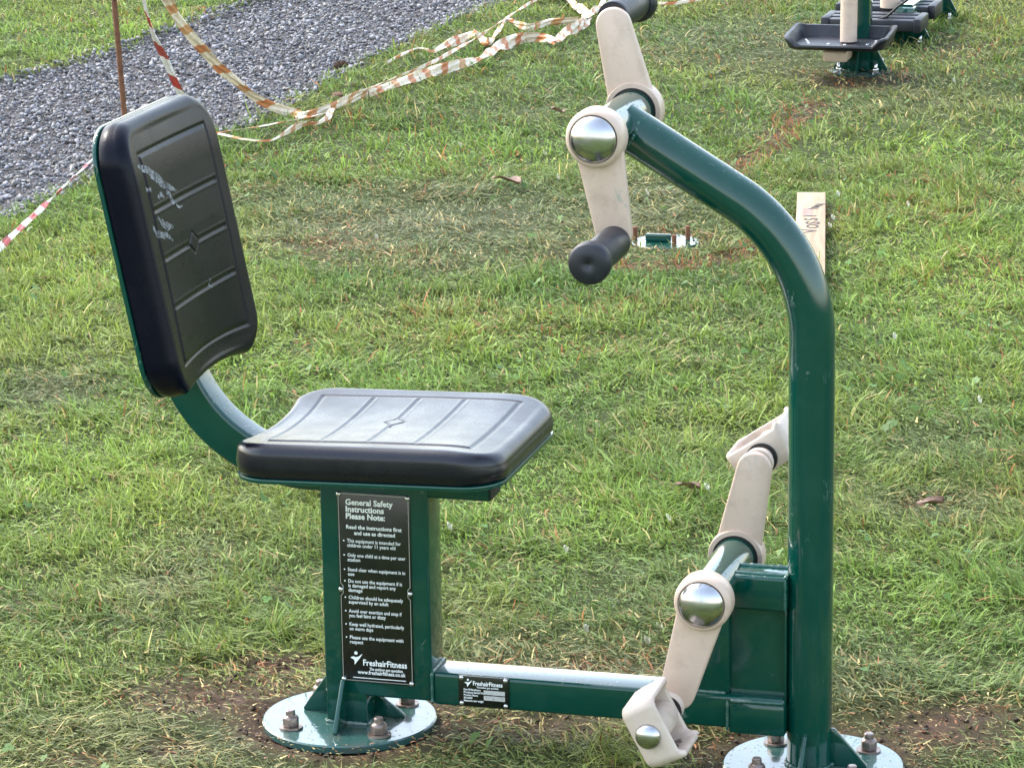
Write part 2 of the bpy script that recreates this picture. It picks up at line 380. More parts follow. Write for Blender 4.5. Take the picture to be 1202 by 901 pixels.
    rr = rng.random(n); pr = .012+.5*np.clip(m_, 0, 1)*(.3+.7*(fbm(x, y, 5, 90) > .47))+.08*(fbm(x, y, 3.5, 95) > .64)+.62*stp; col = np.where((rr < pr)[:, None], rust*(.7+.5*r), col)
    col = col*(.86+1.30*rng.random((n, 1))**1.4)
    return V, Fc, col
EXCL = [((gnd(781, 286).x, gnd(781, 286).y), .066)]
for s_, t_ in ((0, 0),): pass
VV, FF, CC = [], [], []; off = 0
for a in ((205000, 3.75, 5.9, .30, .031, .0025, .17), (235000, 5.9, 8.6, .32, .032, .0032, .14), (230000, 8.6, 14, .30, .036, .0044, .12)):
    V, Fc, col = blades(*a); k = V.shape[1]
    VV.append(V.reshape(-1, 3)); FF.append(Fc+off); CC.append(np.repeat(col, k, 0)); off += V.shape[0]*k
m, t, b = nt('grass_blade')
at_ = N(t, 'ShaderNodeAttribute'); at_.attribute_name = 'tint'
t.links.new(at_.outputs['Color'], b.inputs['Base Color']); b.inputs['Roughness'].default_value = .5; b.inputs['Specular IOR Level'].default_value = .22
tr = N(t, 'ShaderNodeBsdfTranslucent'); t.links.new(at_.outputs['Color'], tr.inputs['Color'])
mx = N(t, 'ShaderNodeMixShader'); mx.inputs[0].default_value = .3
t.links.new(b.outputs[0], mx.inputs[1]); t.links.new(tr.outputs[0], mx.inputs[2]); t.links.new(mx.outputs[0], t.nodes['Material Output'].inputs['Surface'])
go = np_mesh('grass', np.concatenate(VV), np.concatenate(FF), 3, True, np.concatenate(CC), m)
tag(go, 'patchy green lawn grass with yellow and brown worn places', 'grass', kind='stuff')
print('blades', off//9)

# clover and small broad leaves among the grass
n = 4500; x = -1.9+3.8*rng.random(n); y = 4.1+7*rng.random(n)
k = (np.abs(x) < .155*(y+.35)+.3) & (fbm(x, y, 4, 131) > .56) & (mud(x, y) < .25) & (pathd(x, y) < -.02)
for D in (D1, D2): k &= np.hypot(x-D[0], y-D[1]) > RD+.03
x, y = x[k], y[k]; n = len(x); VL, FL, CL = [], [], []
ph0 = rng.random(n)*6.28; r0 = .0022+.0028*rng.random(n); z0 = hgt(x, y)+.010+.016*rng.random(n); tx_, ty_ = .5*rng.normal(size=n), .5*rng.normal(size=n)
for q in range(3):
    a = ph0+q*2.09; cx_, cy_ = x+np.cos(a)*r0*1.05, y+np.sin(a)*r0*1.05
    for k_ in range(7):
        b_ = a+2*PI*k_/7; rr = r0*(1-.18*(k_ == 0)); px_, py_ = cx_+np.cos(b_)*rr-x, cy_+np.sin(b_)*rr-y
        VL.append(np.stack([x+px_, y+py_, z0+px_*tx_+py_*ty_], -1))
VL = np.stack(VL, 1).reshape(-1, 3); base_i = (np.arange(n)*21)[:, None, None]
FL = (base_i+np.array([[o+0, o+i, o+i+1] for o in (0, 7, 14) for i in range(1, 6)])[None]).reshape(-1, 3)
CL = np.repeat(np.array([.095, .175, .045])*(.7+.8*rng.random((n, 1))), 21, 0)
cv = np_mesh('clover', VL, FL, 3, True, CL, m); tag(cv, 'small three part clover leaves mixed into the lawn', 'clover', kind='stuff')

# ------------------------------------------------------------------ gravel
n = 160000; x = -3.0+4.2*rng.random(n); y = 6.6+7*rng.random(n)
k = (pathd(x, y) > -.03*rng.random(n)) & (np.abs(x) < .155*(y+.35)+.5)
x, y = x[k], y[k]
# thin by cell so stones spread evenly
cell = np.floor(x/.0112).astype(np.int64)*100003+np.floor(y/.0112).astype(np.int64)
_, u = np.unique(cell, return_index=True); x, y = x[u], y[u]; n = len(x)
tmp = bmesh.new(); bmesh.ops.create_cube(tmp, size=1.5); bmesh.ops.triangulate(tmp, faces=tmp.faces[:]); base = np.array([v.co[:] for v in tmp.verts]); tf = np.array([[v.index for v in f.verts] for f in tmp.faces]); tmp.free()
vars_ = []
for _ in range(14):
    q = base*(.55+.6*rng.random((len(base), 3)))+.25*rng.normal(size=(len(base), 3))*.5
    pl = rng.normal(size=3); pl /= np.linalg.norm(pl); d = q@pl; q = q-np.outer(np.maximum(d-.45, 0), pl)
    vars_.append(q)
vars_ = np.array(vars_)
vi = rng.integers(0, 14, n); S_ = (.0045+.0072*rng.random(n)**2.2)[:, None, None]
sc3 = np.stack([.8+.7*rng.random(n), .6+.4*rng.random(n), .25+.35*rng.random(n)], -1)[:, None, :]
q = vars_[vi]*sc3*S_
def rot(q, ax, a):
    c, s = np.cos(a)[:, None], np.sin(a)[:, None]; i, j = [(1, 2), (0, 2), (0, 1)][ax]
    r = q.copy(); r[..., i] = q[..., i]*c-q[..., j]*s; r[..., j] = q[..., i]*s+q[..., j]*c; return r
q = rot(q, 0, .8*rng.normal(size=n)*.5); q = rot(q, 1, .5*rng.normal(size=n)); q = rot(q, 2, 2*PI*rng.random(n))
q = q+np.stack([x, y, hgt(x, y)+.004+.008*rng.random(n)], -1)[:, None, :]
tone = (.12+.19*rng.random(n)**1.4)[:, None]; hue = rng.random((n, 1))
col = tone*np.where(hue < .45, np.array([.97, .96, 1.05]), np.where(hue < .8, np.array([1., .98, .98]), np.array([1.04, .98, .92])))
nb = base.shape[0]
V = q.reshape(-1, 3); Fc = ((np.arange(n)*nb)[:, None, None]+tf[None]).reshape(-1, 3)
m, t, b = nt('gravel_stone'); at_ = N(t, 'ShaderNodeAttribute'); at_.attribute_name = 'tint'
t.links.new(at_.outputs['Color'], b.inputs['Base Color']); b.inputs['Roughness'].default_value = .65; b.inputs['Specular IOR Level'].default_value = .25; bump(t, b, noise(t, 180, 4), .5, .002)
gv = np_mesh('gravel', V, Fc, 3, False, np.repeat(col, nb, 0), m); tag(gv, 'grey slate gravel chippings of the path crossing behind', 'gravel', kind='stuff')
print('stones', n)

# soil crumbs on the worn ground
n = 70000; x = -1.3+2.9*rng.random(n); y = 4.0+6.6*rng.random(n); k = (mud(x, y) > .3+.5*rng.random(n)) & (pathd(x, y) < 0)
for D in (D1, D2): k &= np.hypot(x-D[0], y-D[1]) > RD+.004
x, y = x[k], y[k]; n = len(x)
S_ = (.0012+.0038*rng.random(n)**3)[:, None, None]; q = vars_[rng.integers(0, 14, n)]*S_*(.7+.6*rng.random((n, 1, 3)))
q = rot(q, 0, 6*rng.random(n)); q = rot(q, 2, 6*rng.random(n)); q = q+np.stack([x, y, hgt(x, y)+.001], -1)[:, None, :]
col = np.array([.066, .040, .026])*(.35+1.2*rng.random((n, 1)))
V = q.reshape(-1, 3); Fc = ((np.arange(n)*nb)[:, None, None]+tf[None]).reshape(-1, 3)
so_ = np_mesh('soil_crumbs', V, Fc, 3, False, np.repeat(col, nb, 0), m); tag(so_, 'loose brown soil crumbs on the worn ground around the bases', 'soil', kind='stuff')
# ================================================================== the exercise bike
root = empty('exercise_bike', (OX, OY, 0), -AZ, 'green outdoor hand and foot cycle machine with black seat and backrest, nearest to the camera', 'exercise machine')
# --- base plates with bolts
SINK = {0: 0.0, 1: -.013}
def base_disc(s, parent, R_=RD):
    bm = bmesh.new(); lathe(bm, [(0, .0), (R_, 0), (R_, .0085), (R_-.002, .0105), (0, .0105)], Matrix.Translation((s, 0, -.013 if s > .3 else 0)), 96)
    return obj('base_plate', bm, GP, parent, 30)
def nut(parent, s, t_, z=.0105, h=.0245, mat=NUT, k=.95):
    bm = bmesh.new(); T = Matrix.Translation((s, t_, z)) @ Matrix.Rotation(random.random()*2, 4, 'Z') @ Matrix.Rotation(random.uniform(-.05, .05), 4, 'X')
    lathe(bm, [(0, 0), (.0175*k, 0), (.0175*k, .0025), (0, .0028)], T, 24)
    hx = [(.0125*k*math.cos(PI/3*i), .0125*k*math.sin(PI/3*i)) for i in range(6)]
    prism(bm, hx, .0028, .0028+.0135*k, 'z', .0012, T)
    lathe(bm, [(0.0112*k, .0160*k), (.0095*k, .0185*k), (.0072*k, .0195*k), (.0068*k, h), (.0055*k, h+.0015), (0, h+.0015)], T, 20)
    return obj('anchor_nut', bm, mat, parent, 35)
def welds(parent, *L_):
    for q in L_:
        bm = bmesh.new(); weld(bm, *q); obj('weld_bead', bm, GW, parent)
def weld(bm, p0, p1, r=.003):
    p0, p1 = Vector(p0), Vector(p1); n_ = max(4, int((p1-p0).length/.003)); pts = [p0.lerp(p1, i/n_) for i in range(n_+1)]
    up = Vector((0, 0, 1)) if abs((p1-p0).normalized().z) < .9 else Vector((0, 1, 0))
    tangent = (p1-p0).normalized(); b_ = tangent.cross(up).normalized(); u_ = b_.cross(tangent); rings = []
    for i, p in enumerate(pts):
        rr = r*(.75+.5*random.random())*(0.4 if i in (0, n_) else 1)
        rings.append([bm.verts.new(p+u_*rr*math.cos(a)+b_*rr*math.sin(a)) for a in [2*PI*k/8 for k in range(8)]])
    for A, B in zip(rings, rings[1:]):
        for i in range(8): bm.faces.new((A[i], A[(i+1) % 8], B[(i+1) % 8], B[i]))
    bm.faces.new(rings[0]); bm.faces.new(rings[-1][::-1])
for s in (0, S2):
    d = base_disc(s+.003*0, root)
    for a, c in ((-.064, -.064), (.064, -.064), (.064, .064), (-.064, .064)): nut(d, s+a, c, .0105-(.013 if s > .3 else 0))
    bm = bmesh.new()
# --- seat post with sign box, beam
PL, PR = -.024, .036
bm = bmesh.new(); box(bm, PL, PR, -.0298, .0298, .0105, .08, .004); post = obj('seat_post', bm, G, root)
bm = bmesh.new(); box(bm, PL-.0004, .130, -.030, .030, .052, .372, .0045, seg=3)
obj('post_housing', bm, G, post)
def gusset(name, parent, s0, t0, ds, dt, w, h, th=.006, w2=.008, zz=0):
    """triangular plate from (s0,t0) outwards along (ds,dt)"""
    bm = bmesh.new(); T = Matrix.Translation((s0, t0, .0107+(-.013 if s0 > .3 else 0))) @ Matrix.Rotation(math.atan2(dt, ds), 4, 'Z')
    prism(bm, [(0, 0), (w, 0), (w, .004), (w2, h), (0, h)], -th/2, th/2, 'y', .0012, T)
    return obj('gusset', bm, G, parent)
gusset('g', post, PL+.001, .012, -1, 0, .048, .062)
gusset('g', post, .004, -.029, 0, -1, .05, .066)
gusset('g', post, PR-.001, .012, 1, 0, .042, .030)
gusset('g', post, .004, .029, 0, 1, .05, .062)
welds(post, ((PL, -.031, .012), (PR, -.031, .012), .0026), ((PL-.001, -.03, .012), (PL-.001, .03, .012), .0026), ((PR+.001, -.03, .012), (PR+.001, .03, .012), .0026), ((.1315, -.031, .095), (.1315, .031, .095), .0026),
      ((.131, -.031, .05), (.131, -.031, .095), .0026), ((PL, .012, .0125), (PL-.045, .012, .0125), .0026), ((.004, -.033, .0125), (.004, -.078, .0125), .0026))
BZ0, BZ1 = .048, .0945
bm = bmesh.new(); box(bm, .1305, .622, -.0296, .0296, BZ0, BZ1, .005, seg=3); beam = obj('floor_beam', bm, G, root)
bm = bmesh.new(); box(bm, .545, .6225, -.0318, .0318, .041, .0865, .006); obj('beam_sleeve', bm, G, beam)
welds(beam, ((.544, -.031, .046), (.544, -.031, .088), .0022), ((.548, -.030, .089), (.62, -.030, .089), .0026), ((.46, -.024, .096), (.54, -.024, .096), .002))
# --- arch post
ap = fillet([(.650, -.0023), (.650, .705), (.396, .859)], [.212])
bm = bmesh.new(); sweep(bm, ap, circ(.0302, 36)); arch = obj('arch_post', bm, G, root, 60)
T = Matrix.Identity(4)
gusset('g', arch, .676, 0, 1, 0, .052, .052); gusset('g', arch, .650, -.028, 0, -1, .052, .05); gusset('g', arch, .650, .028, 0, 1, .05, .05)
bm = bmesh.new()
pts = [(.650+.0315*math.cos(a), 0.0315*math.sin(a), -.0005) for a in [2*PI*i/24 for i in range(25)]]
for a, b_ in zip(pts, pts[1:]): weld(bm, a, b_, .0026)
weld(bm, (.68, 0, -.0005), (.727, 0, -.0005), .0022)
obj('weld_bead', bm, GW, arch)
# scuff marks on arch
# --- top cross tube
HS, HZ = .3900, .8590; TH = .088
bm = bmesh.new(); lathe(bm, [(0, -TH), (.0285, -TH), (.0285, TH), (0, TH)], Matrix.Translation((HS, 0, HZ)) @ Matrix.Rotation(PI/2, 4, 'X'), 40)
ct = obj('handle_axle_tube', bm, G, arch)
bm = bmesh.new()
for i in range(20):
    a0, a1 = 2*PI*i/20, 2*PI*(i+1)/20
    dirv = Vector((.8503, 0, -.5263)); c0 = Vector((HS, 0, HZ)); 
    def P(a):
        u = Vector((0, 1, 0)); w = dirv.cross(u); off_ = math.sqrt(max(0, .0285**2-(.0302*math.sin(a)*.9)**2*.6)); return c0+dirv*(off_+.003)+u*.0306*math.cos(a)+w*.0306*math.sin(a)
    weld(bm, P(a0), P(a1), .0025)
obj('weld_bead', bm, GW, ct)
# --- pedal support: stub, recessed panel, column
LS, LZ = .5290, .2500
bm = bmesh.new(); box(bm, .5425, .624, -.0300, .0300, .2165, .2640, .0045, seg=3); sup = obj('pedal_bracket', bm, G, arch)
bm = bmesh.new(); box(bm, .5455, .6215, -.012, .012, .0850, .2165, 0); obj('bracket_panel', bm, G, sup)
bm = bmesh.new(); prism(bm, [(.497, .0950), (.5452, .0950), (.5452, .240), (.517, .240)], -.0235, .0235, 'y', .003); obj('bracket_column', bm, G, sup)
bm = bmesh.new(); box(bm, .6195, .6225, -.022, .022, .09, .2165, .001); obj('bracket_backing', bm, G, sup)
bm = bmesh.new(); lathe(bm, [(0, -TH), (.0285, -TH), (.0285, TH), (0, TH)], Matrix.Translation((LS, 0, LZ)) @ Matrix.Rotation(PI/2, 4, 'X'), 40)
obj('pedal_axle_tube', bm, G, sup)
welds(sup, ((.548, -.018, .2645), (.622, -.018, .2645), .0022), ((.548, .016, .2645), (.622, .016, .2645), .003), ((.622, -.03, .264), (.622, .02, .264), .003), ((.549, -.026, .263), (.549, .03, .2655), .003), ((.622, -.031, .218), (.622, -.031, .262), .002))
# --- seat mast (square tube under the seat, curving up behind the backrest)
mp = fillet([(.215, .3670), (-.205, .3675), (-.262, .660)], [.20])
bm = bmesh.new(); sweep(bm, mp, rsq(.026, .0262, .006)); mast = obj('backrest_mast', bm, G, root)
bm = bmesh.new(); box(bm, .2145, .218, -.024, .024, .343, .391, .001); obj('mast_end_cap', bm, DRK, mast)
# --- pads
def pad(name, label, cen, ang, parent):
    a, b_, R_, T_ = .187, .165, .055, .046       # half length (u), half width (v)
    ia, ib = a-.020, b_-.020
    nu, nv = 190, 150; us = np.linspace(-ia, ia, nu); vs = np.linspace(-ib, ib, nv)
    def sdf(x, y, A=a, B=b_, r=R_):
        qx = abs(x)-(A-r); qy = abs(y)-(B-r); return -(math.hypot(max(qx, 0), max(qy, 0))+min(max(qx, qy), 0)-r)
    def indent(x, y):                                    # the rear end is waisted in the middle
        return .012*max(0, min(1, (-x-.09)/.09))**2*(1-min(1, abs(y)/.12)**2)**1
    def edge(x, w): return max(0., min(1., x/w))
    def H(x, y, d):
        r = .017; dd = min(d, r); h = T_-r+math.sqrt(max(0, r*r-(r-dd)**2))
        # dish: lower in the middle across v, stronger at the rear end; front waterfall
        dish = .011*(.55+.6*max(0, min(1, (-x+.02)/.18)))*(1-min(1, abs(y)/(b_-.012))**2)
        h -= dish*edge(d, .02) if x > -.1 else dish*1.0*edge(d+.006, .02)
        h -= .010*max(0, (x-.10)/.085)**2
        # raised panel frame and grooves
        pa, pb = .140, .119
        inx = pa-abs(x+.002); iny = pb-abs(y); inn = min(inx, iny)
        if -.007 < inn < 0: h -= .0014*math.sin(PI*(-inn)/.007)
        if inn >= 0:
            h += .0008
            g = min(abs(x+.002-q) for q in (-.066, 0, .066)); ef = min(1, inn/.008)
            dia = abs(x+.002)+abs(y)*.8
            if dia > .017:
                if g < .0038: h -= .0013*(1-(g/.0038)**2)*ef
                elif g < .0066: h += .0005*(1-((g-.0052)/.0014)**2)*ef
            elif dia > .0125: h -= .0009*math.sin(PI*(dia-.0125)/.0045)
            else: h += .0004
        return h
    bm = bmesh.new(); grid = []
    def mk(x, y):
        d = sdf(x, y); f = indent(x, y); return bm.verts.new((x+f, y, H(x, y, d)))
    grid = [[mk(x, y) for y in vs] for x in us]
    for i in range(nu-1):
        for j in range(nv-1): bm.faces.new((grid[i][j], grid[i+1][j], grid[i+1][j+1], grid[i][j+1]))
    # boundary loop
    loop = [(i, 0) for i in range(nu-1)]+[(nu-1, j) for j in range(nv-1)]+[(i, nv-1) for i in range(nu-1, 0, -1)]+[(0, j) for j in range(nv-1, 0, -1)]
    def outer(x, y):
        X_, Y_ = x*a/ia, y*b_/ib; cx, cy = a-R_, b_-R_
        if abs(X_) > cx and abs(Y_) > cy:
            sx_, sy_ = math.copysign(1, X_), math.copysign(1, Y_); v = Vector((abs(X_)-cx, abs(Y_)-cy)); 
            v = v.normalized()*R_; return sx_*(cx+v.x), sy_*(cy+v.y)
        return X_, Y_
    prev = [grid[i][j] for i, j in loop]; n_ = len(loop)
    for k in range(1, 11):
        f = k/10; f = 1-(1-f)**2; cur = []
        for i, j in loop:
            x, y = us[i], vs[j]; X_, Y_ = outer(x, y); px, py = x+(X_-x)*f, y+(Y_-y)*f
            # corners of the inner grid can be near the outline
            d = max(0, sdf(px, py)) if k < 10 else 0
            cur.append(bm.verts.new((px+indent(px, py), py, H(px, py, d))))
        for q in range(n_): bm.faces.new((prev[q], prev[(q+1) % n_], cur[(q+1) % n_], cur[q]))
        prev = cur
    for zz, inn in ((T_-.030, -.0012), (.004, 0), (0, .003)):
        cur = []
        for i, j in loop:
            X_, Y_ = outer(us[i], vs[j]); s_ = 1-inn/.17
            cur.append(bm.verts.new((X_*s_+indent(X_, Y_), Y_*s_, zz)))
        for q in range(n_): bm.faces.new((prev[q], prev[(q+1) % n_], cur[(q+1) % n_], cur[q]))
        prev = cur
    bm.faces.new(prev)
    R3 = Matrix.Translation(cen) @ Matrix.Rotation(ang, 4, 'Y')
    bm.transform(R3); p = obj(name, bm, BLK, parent, 50); tag(p, label)
    # green steel tray under the pad
    bm = bmesh.new(); prism(bm, [(q[0], q[1]) for q in rsq(a+.0005, b_+.0005, R_, 10)], -.0065, -.0003, 'z', .0015, R3)
    obj('pad_tray', bm, G, p)
    p_H[name] = lambda x, y: H(x, y, sdf(x, y))
    return p, R3
p_H = {}
seat, SM = pad('seat', None, (.080, 0, .3985), math.radians(-1.3), root)
BT = math.radians(11)
# back pad: local x (u) must point up; local z points towards +s
bu = Vector((-math.sin(BT), 0, math.cos(BT))); bn = Vector((math.cos(BT), 0, math.sin(BT)))
ang = -(PI/2-BT)*-1
cenb = Vector((-.2145, 0, .676)) - bn*.03
# rotation about Y taking x->bu, z->bn : built explicitly
def pad_at(name, cen, bu, bn, parent):
    p, _ = pad(name, None, (0, 0, 0), 0, parent)
    Mx = Matrix.Identity(4); yv = bn.cross(bu)
    for i in range(3): Mx[i][0] = bu[i]; Mx[i][1] = yv[i]; Mx[i][2] = bn[i]; Mx[i][3] = cen[i]
    p.data.transform(Mx)
    for c in p.children: c.data.transform(Mx)
    return p, Mx
back, BM = pad_at('backrest', cenb, bu, bn, root); back.data.materials[0] = BLD
bm = bmesh.new(); box(bm, -.08, .08, -.045, .045, -.0125, -.0068, .001, mat=BM); obj('backrest_bracket', bm, G, back)
bm = bmesh.new(); box(bm, -.03, .20, -.06, .06, -.0125, -.0068, .001, mat=Matrix.Translation((0, 0, .403))); obj('seat_bracket', bm, G, seat)
# scraped white streaks on the near upper corner of the backrest
def scrape(u0, v0, u1, v1, w, seed):
    r = random.Random(seed); n_ = 22; K = 4; bm = bmesh.new(); rows = []
    L_ = math.hypot(u1-u0, v1-v0); du, dv_ = (u1-u0)/L_, (v1-v0)/L_; ph = r.random()*9
    for i in range(n_+1):
        f = i/n_; c_ = .003*math.sin(f*5+ph); ww = w*(math.sin(PI*min(1, .04+f*.93))**.5)*(.55+.45*abs(math.sin(f*9+ph))+.3*r.random())
        row = []
        for k in range(K+1):
            g = (k/K-.5)*ww+c_+.0006*r.uniform(-1, 1); x = u0+(u1-u0)*f-dv_*g; y = v0+(v1-v0)*f+du*g
            row.append(bm.verts.new(BM @ Vector((x, y, p_H['backrest'](x, y)+.00035))))
        rows.append(row)
    for A, B in zip(rows, rows[1:]):
        for k in range(K): bm.faces.new((A[k], A[k+1], B[k+1], B[k]))
    obj('scrape_mark', bm, SCF, back, 60)
for q in ((.128, .138, .086, .050, .011), (.122, .118, .075, .020, .009), (.100, .128, .088, .112, .006), (.078, .060, .062, .034, .010), (.082, .094, .074, .070, .008), (.048, .136, .020, .098, .009), (.052, .112, .030, .062, .011), (.036, .128, .016, .072, .008), (.060, .040, .050, .012, .004), (-.06, -.028, -.074, -.031, .004)): scrape(*q, int(abs(q[0])*999))
# --- cranks
def arm_plate(bm, s0, z0, s1, z1, tc, w0, w1, th=.013):
    d = Vector((s1-s0, z1-z0)); L = d.length; a = math.atan2(d.y, d.x)
    pts = []
    for k in range(13): q = PI/2+PI*k/12; pts.append((w0*math.cos(q), w0*math.sin(q)))
    for k in range(13): q = -PI/2+PI*k/12; pts.append((L+w1*math.cos(q), w1*math.sin(q)))
    T = Matrix.Translation((s0, tc, z0)) @ Matrix.Rotation(-a, 4, 'Y')
    prism(bm, pts, -th/2, th/2, 'y', .004, T)
def crank(parent, s0, z0, s1, z1, sg, name='crank'):
    bm = bmesh.new(); tc = sg*.100
    arm_plate(bm, s0, z0, s1, z1, tc, .0325, .0240)
    c = obj(name, bm, CRM, parent, 50)
    bm = bmesh.new(); lathe(bm, [(.0295, -.0), (.0375, 0), (.0385, .003), (.0385, .024), (.0372, .029), (.0340, .033), (.0318, .0335), (.0312, .031), (0, .031)], RY(s0, sg*.089, z0, sg*1 if sg > 0 else -1), 48)
    lathe(bm, [(.0285, -.0002), (.030, .0), (.030, .004)], RY(s0, sg*.0888, z0, 1 if sg > 0 else -1), 40)
    obj('hub_collar', bm, CRM, c, 40)
    bm = bmesh.new(); pr = [(.0308*math.cos(q), .031+.018*math.sin(q)) for q in [PI/2*i/14 for i in range(14)]]+[(0, .049)]
    lathe(bm, pr, RY(s0, sg*.089, z0, 1 if sg > 0 else -1), 48); obj('hub_cap', bm, STL, c, 60)
    bm = bmesh.new(); lathe(bm, [(.0290, 0), (.0315, .0), (.0315, .0035), (.029, .0035)], RY(s0, sg*.0862, z0, 1 if sg > 0 else -1), 40); obj('seal_ring', bm, DRK, c, 60)
    return c
def grip(c, s, z, sg, L=.135):
    bm = bmesh.new(); T = RY(s, sg*.104, z, 1 if sg > 0 else -1)
    pr = [(0, 0), (.0205, 0), (.0212, .003)]
    k = 0
    for i in range(1, 17):
        h = .003+(L-.026)*i/16; pr.append((.0208+.0006*math.sin(i*PI/16)+(.0005 if i % 2 else -.0004), h))
    pr += [(.0216, L-.024), (.0250, L-.021), (.0268, L-.017), (.0272, L-.006), (.0262, L-.0015), (.0235, L+.0010), (.012, L+.0022), (.0045, L+.0024), (.0035, L+.0008), (0, L+.0008)]
    lathe(bm, pr, T, 40); obj('hand_grip', bm, RUB, c, 60)
cu = crank(root, HS, HZ, 0.4110, .735, -1, 'hand_crank'); grip(cu, .4130, .724, -1, .138)
cf = crank(root, HS, HZ, .3625, .972, 1, 'hand_crank'); grip(cf, .3600, .982, 1, .150)
def pedal(c, s, z, sg, ang_open, dip=1):
    """open plastic foot cradle; ang_open = direction (s,z plane) the mouth faces"""
    X0 = RY(s, sg*.106, z, 1 if sg > 0 else -1)
    bm = bmesh.new(); lathe(bm, [(0, 0), (.0195, 0), (.0205, .003), (.0200, .010), (.0165, .018), (.0160, .030), (.0185, .034), (.0205, .040), (.0210, .100), (.0190, .112), (.016, .120), (0, .120)], X0, 36)
    ax = obj('pedal_axle', bm, CRP, c, 50)
    o_ = Vector((math.cos(ang_open), 0, math.sin(ang_open))); l_ = Vector((math.sin(ang_open), 0, -math.cos(ang_open)))
    t0, t1 = .028, .122
    Mx = Matrix.Identity(4); yv = Vector((0, sg, 0))
    for i in range(3): Mx[i][0] = l_[i]; Mx[i][1] = yv[i]; Mx[i][2] = o_[i]
    Mx[0][3] = s; Mx[1][3] = sg*.106; Mx[2][3] = z
    A, B = .045, .023
    # tub: rounded rings swept from floor to rim, rim height varies round it
    n_ = 96; bm = bmesh.new(); yc = (t0+t1)/2; hy = (t1-t0)/2
    out = rsq(A, hy, .013, 23)
    def rim(x, y):
        fx = x/A; fy = (y)/hy                     # fy=+1: outer end wall (dome), -1: crank side
        r = B+.002
        r += -.012*dip*max(0, -fy-.55)/.45*(1-abs(fx)**4)                 # crank side dips for the axle
        r += .002*abs(fx)**3
        r -= .010*math.exp(-((fx-.15)/.55)**2)*math.exp(-((fy-.1)/.55)**2)
        if fx > .8: r += .003+.0028*math.cos(y*2*PI/.0105)              # toothed toe rim
        return r
    rings = []
    def ring(k, f, top=0, dz=0):
        rr = []
        for x, y in out:
            L_ = math.hypot(x, y); xi, yi = x-k*(x/A), y-k*(y/hy)
            zz = -B+(rim(x, y)+B)*f+dz
            rr.append(bm.verts.new(Mx @ Vector((xi, yc+yi, zz))))
        rings.append(rr)
    ring(.012, 0, dz=0); ring(.005, 0, dz=.0008); ring(.0015, 0, dz=.004); ring(0, .3); ring(-.0008, .7); ring(-.001, .97); ring(.0012, 1.0, dz=.0012); ring(.0048, 1.0, dz=.0008); ring(.0062, .95); ring(.0066, .6); ring(.008, .25); ring(.013, .0, dz=.0065); ring(.02, 0, dz=.006)
    m_ = len(out)
    for P_, Q_ in zip(rings, rings[1:]):
        for i in range(m_): bm.faces.new((P_[i], P_[(i+1) % m_], Q_[(i+1) % m_], Q_[i]))
    bm.faces.new(rings[0]); bm.faces.new(rings[-1])
    obj('foot_pedal', bm, CRP, ax, 60)
    sm_ = SLOT
    def slot(*b): 
        bm = bmesh.new(); box(bm, *b, 0, mat=Mx); obj('pedal_slot', bm, sm_, ax, 0)
    for k in (0, 1, 2):
        slot(A-.0115, A-.0065, yc-.018+.016*k, yc-.0155+.016*k, -B+.012, B-.010)
        slot(-A+.0065, -A+.0085, yc-.018+.014*k, yc-.0155+.014*k, -B+.012, B-.004)
    bm = bmesh.new(); pr = [(.0170*math.cos(q), .0005+.010*math.sin(q)) for q in [PI/2*i/12 for i in range(12)]]+[(0, .0105)]
    lathe(bm, pr, RY(s, sg*(.106+t1+.0008), z, 1 if sg > 0 else -1), 36); obj('pedal_cap', bm, STL, ax, 60)
    bm = bmesh.new(); lathe(bm, [(.0160, 0), (.0215, 0), (.0215, .004), (.0160, .004)], RY(s, sg*(.106+t0-.004), z, 1 if sg > 0 else -1), 36); obj('seal_ring', bm, DRK, ax, 60)
SLOT = wear('slot_shade', (.2, .15, .12), .7)  # solid strips, the shade inside the slots is put into their colour
pn = crank(root, LS, LZ, .4920, .120, -1, 'pedal_crank'); pedal(pn, .4830, .103, -1, math.radians(28))
pf = crank(root, LS, LZ, .5535, .374, 1, 'pedal_crank'); pedal(pf, .557, .380, 1, math.radians(124), 0)
# --- signs
def text_mesh(bm, body, x, z, size, t_=-.0, bold=0, align='LEFT', maxw=None, rotm=None):
    cu_ = bpy.data.curves.new('t', 'FONT'); cu_.body = body; cu_.size = size; cu_.align_x = align; cu_.offset = bold; cu_.extrude = .00015; cu_.resolution_u = 2; cu_.space_line = .82
    o = bpy.data.objects.new('t', cu_); C.objects.link(o); dg = bpy.context.evaluated_depsgraph_get()
    me = bpy.data.meshes.new_from_object(o.evaluated_get(dg))
    w = max((v.co.x for v in me.vertices), default=0)-min((v.co.x for v in me.vertices), default=0)
    k = 1 if not maxw else maxw/max(w, 1e-6)
    T = (rotm or Matrix.Identity(4)) @ Matrix.Translation((x, t_, z)) @ Matrix.Rotation(PI/2, 4, 'X') @ Matrix.Diagonal((k, 1, 1, 1))
    me.transform(T); bm.from_mesh(me); bpy.data.objects.remove(o); bpy.data.curves.remove(cu_); bpy.data.meshes.remove(me)
SX0, SX1, SZ0, SZ1 = .0015, .1055, .0735, .3450
FT = -.0302
bm = bmesh.new(); box(bm, SX0, SX1, FT-.0022, FT+.0003, SZ0, SZ1, .0006); sign = obj('safety_sign', bm, SBK, post); tag(sign, 'black sign plate with white safety instructions')
bm = bmesh.new(); tt = FT-.0024; i_ = .0022; w_ = .0009; zm = .2115+.0
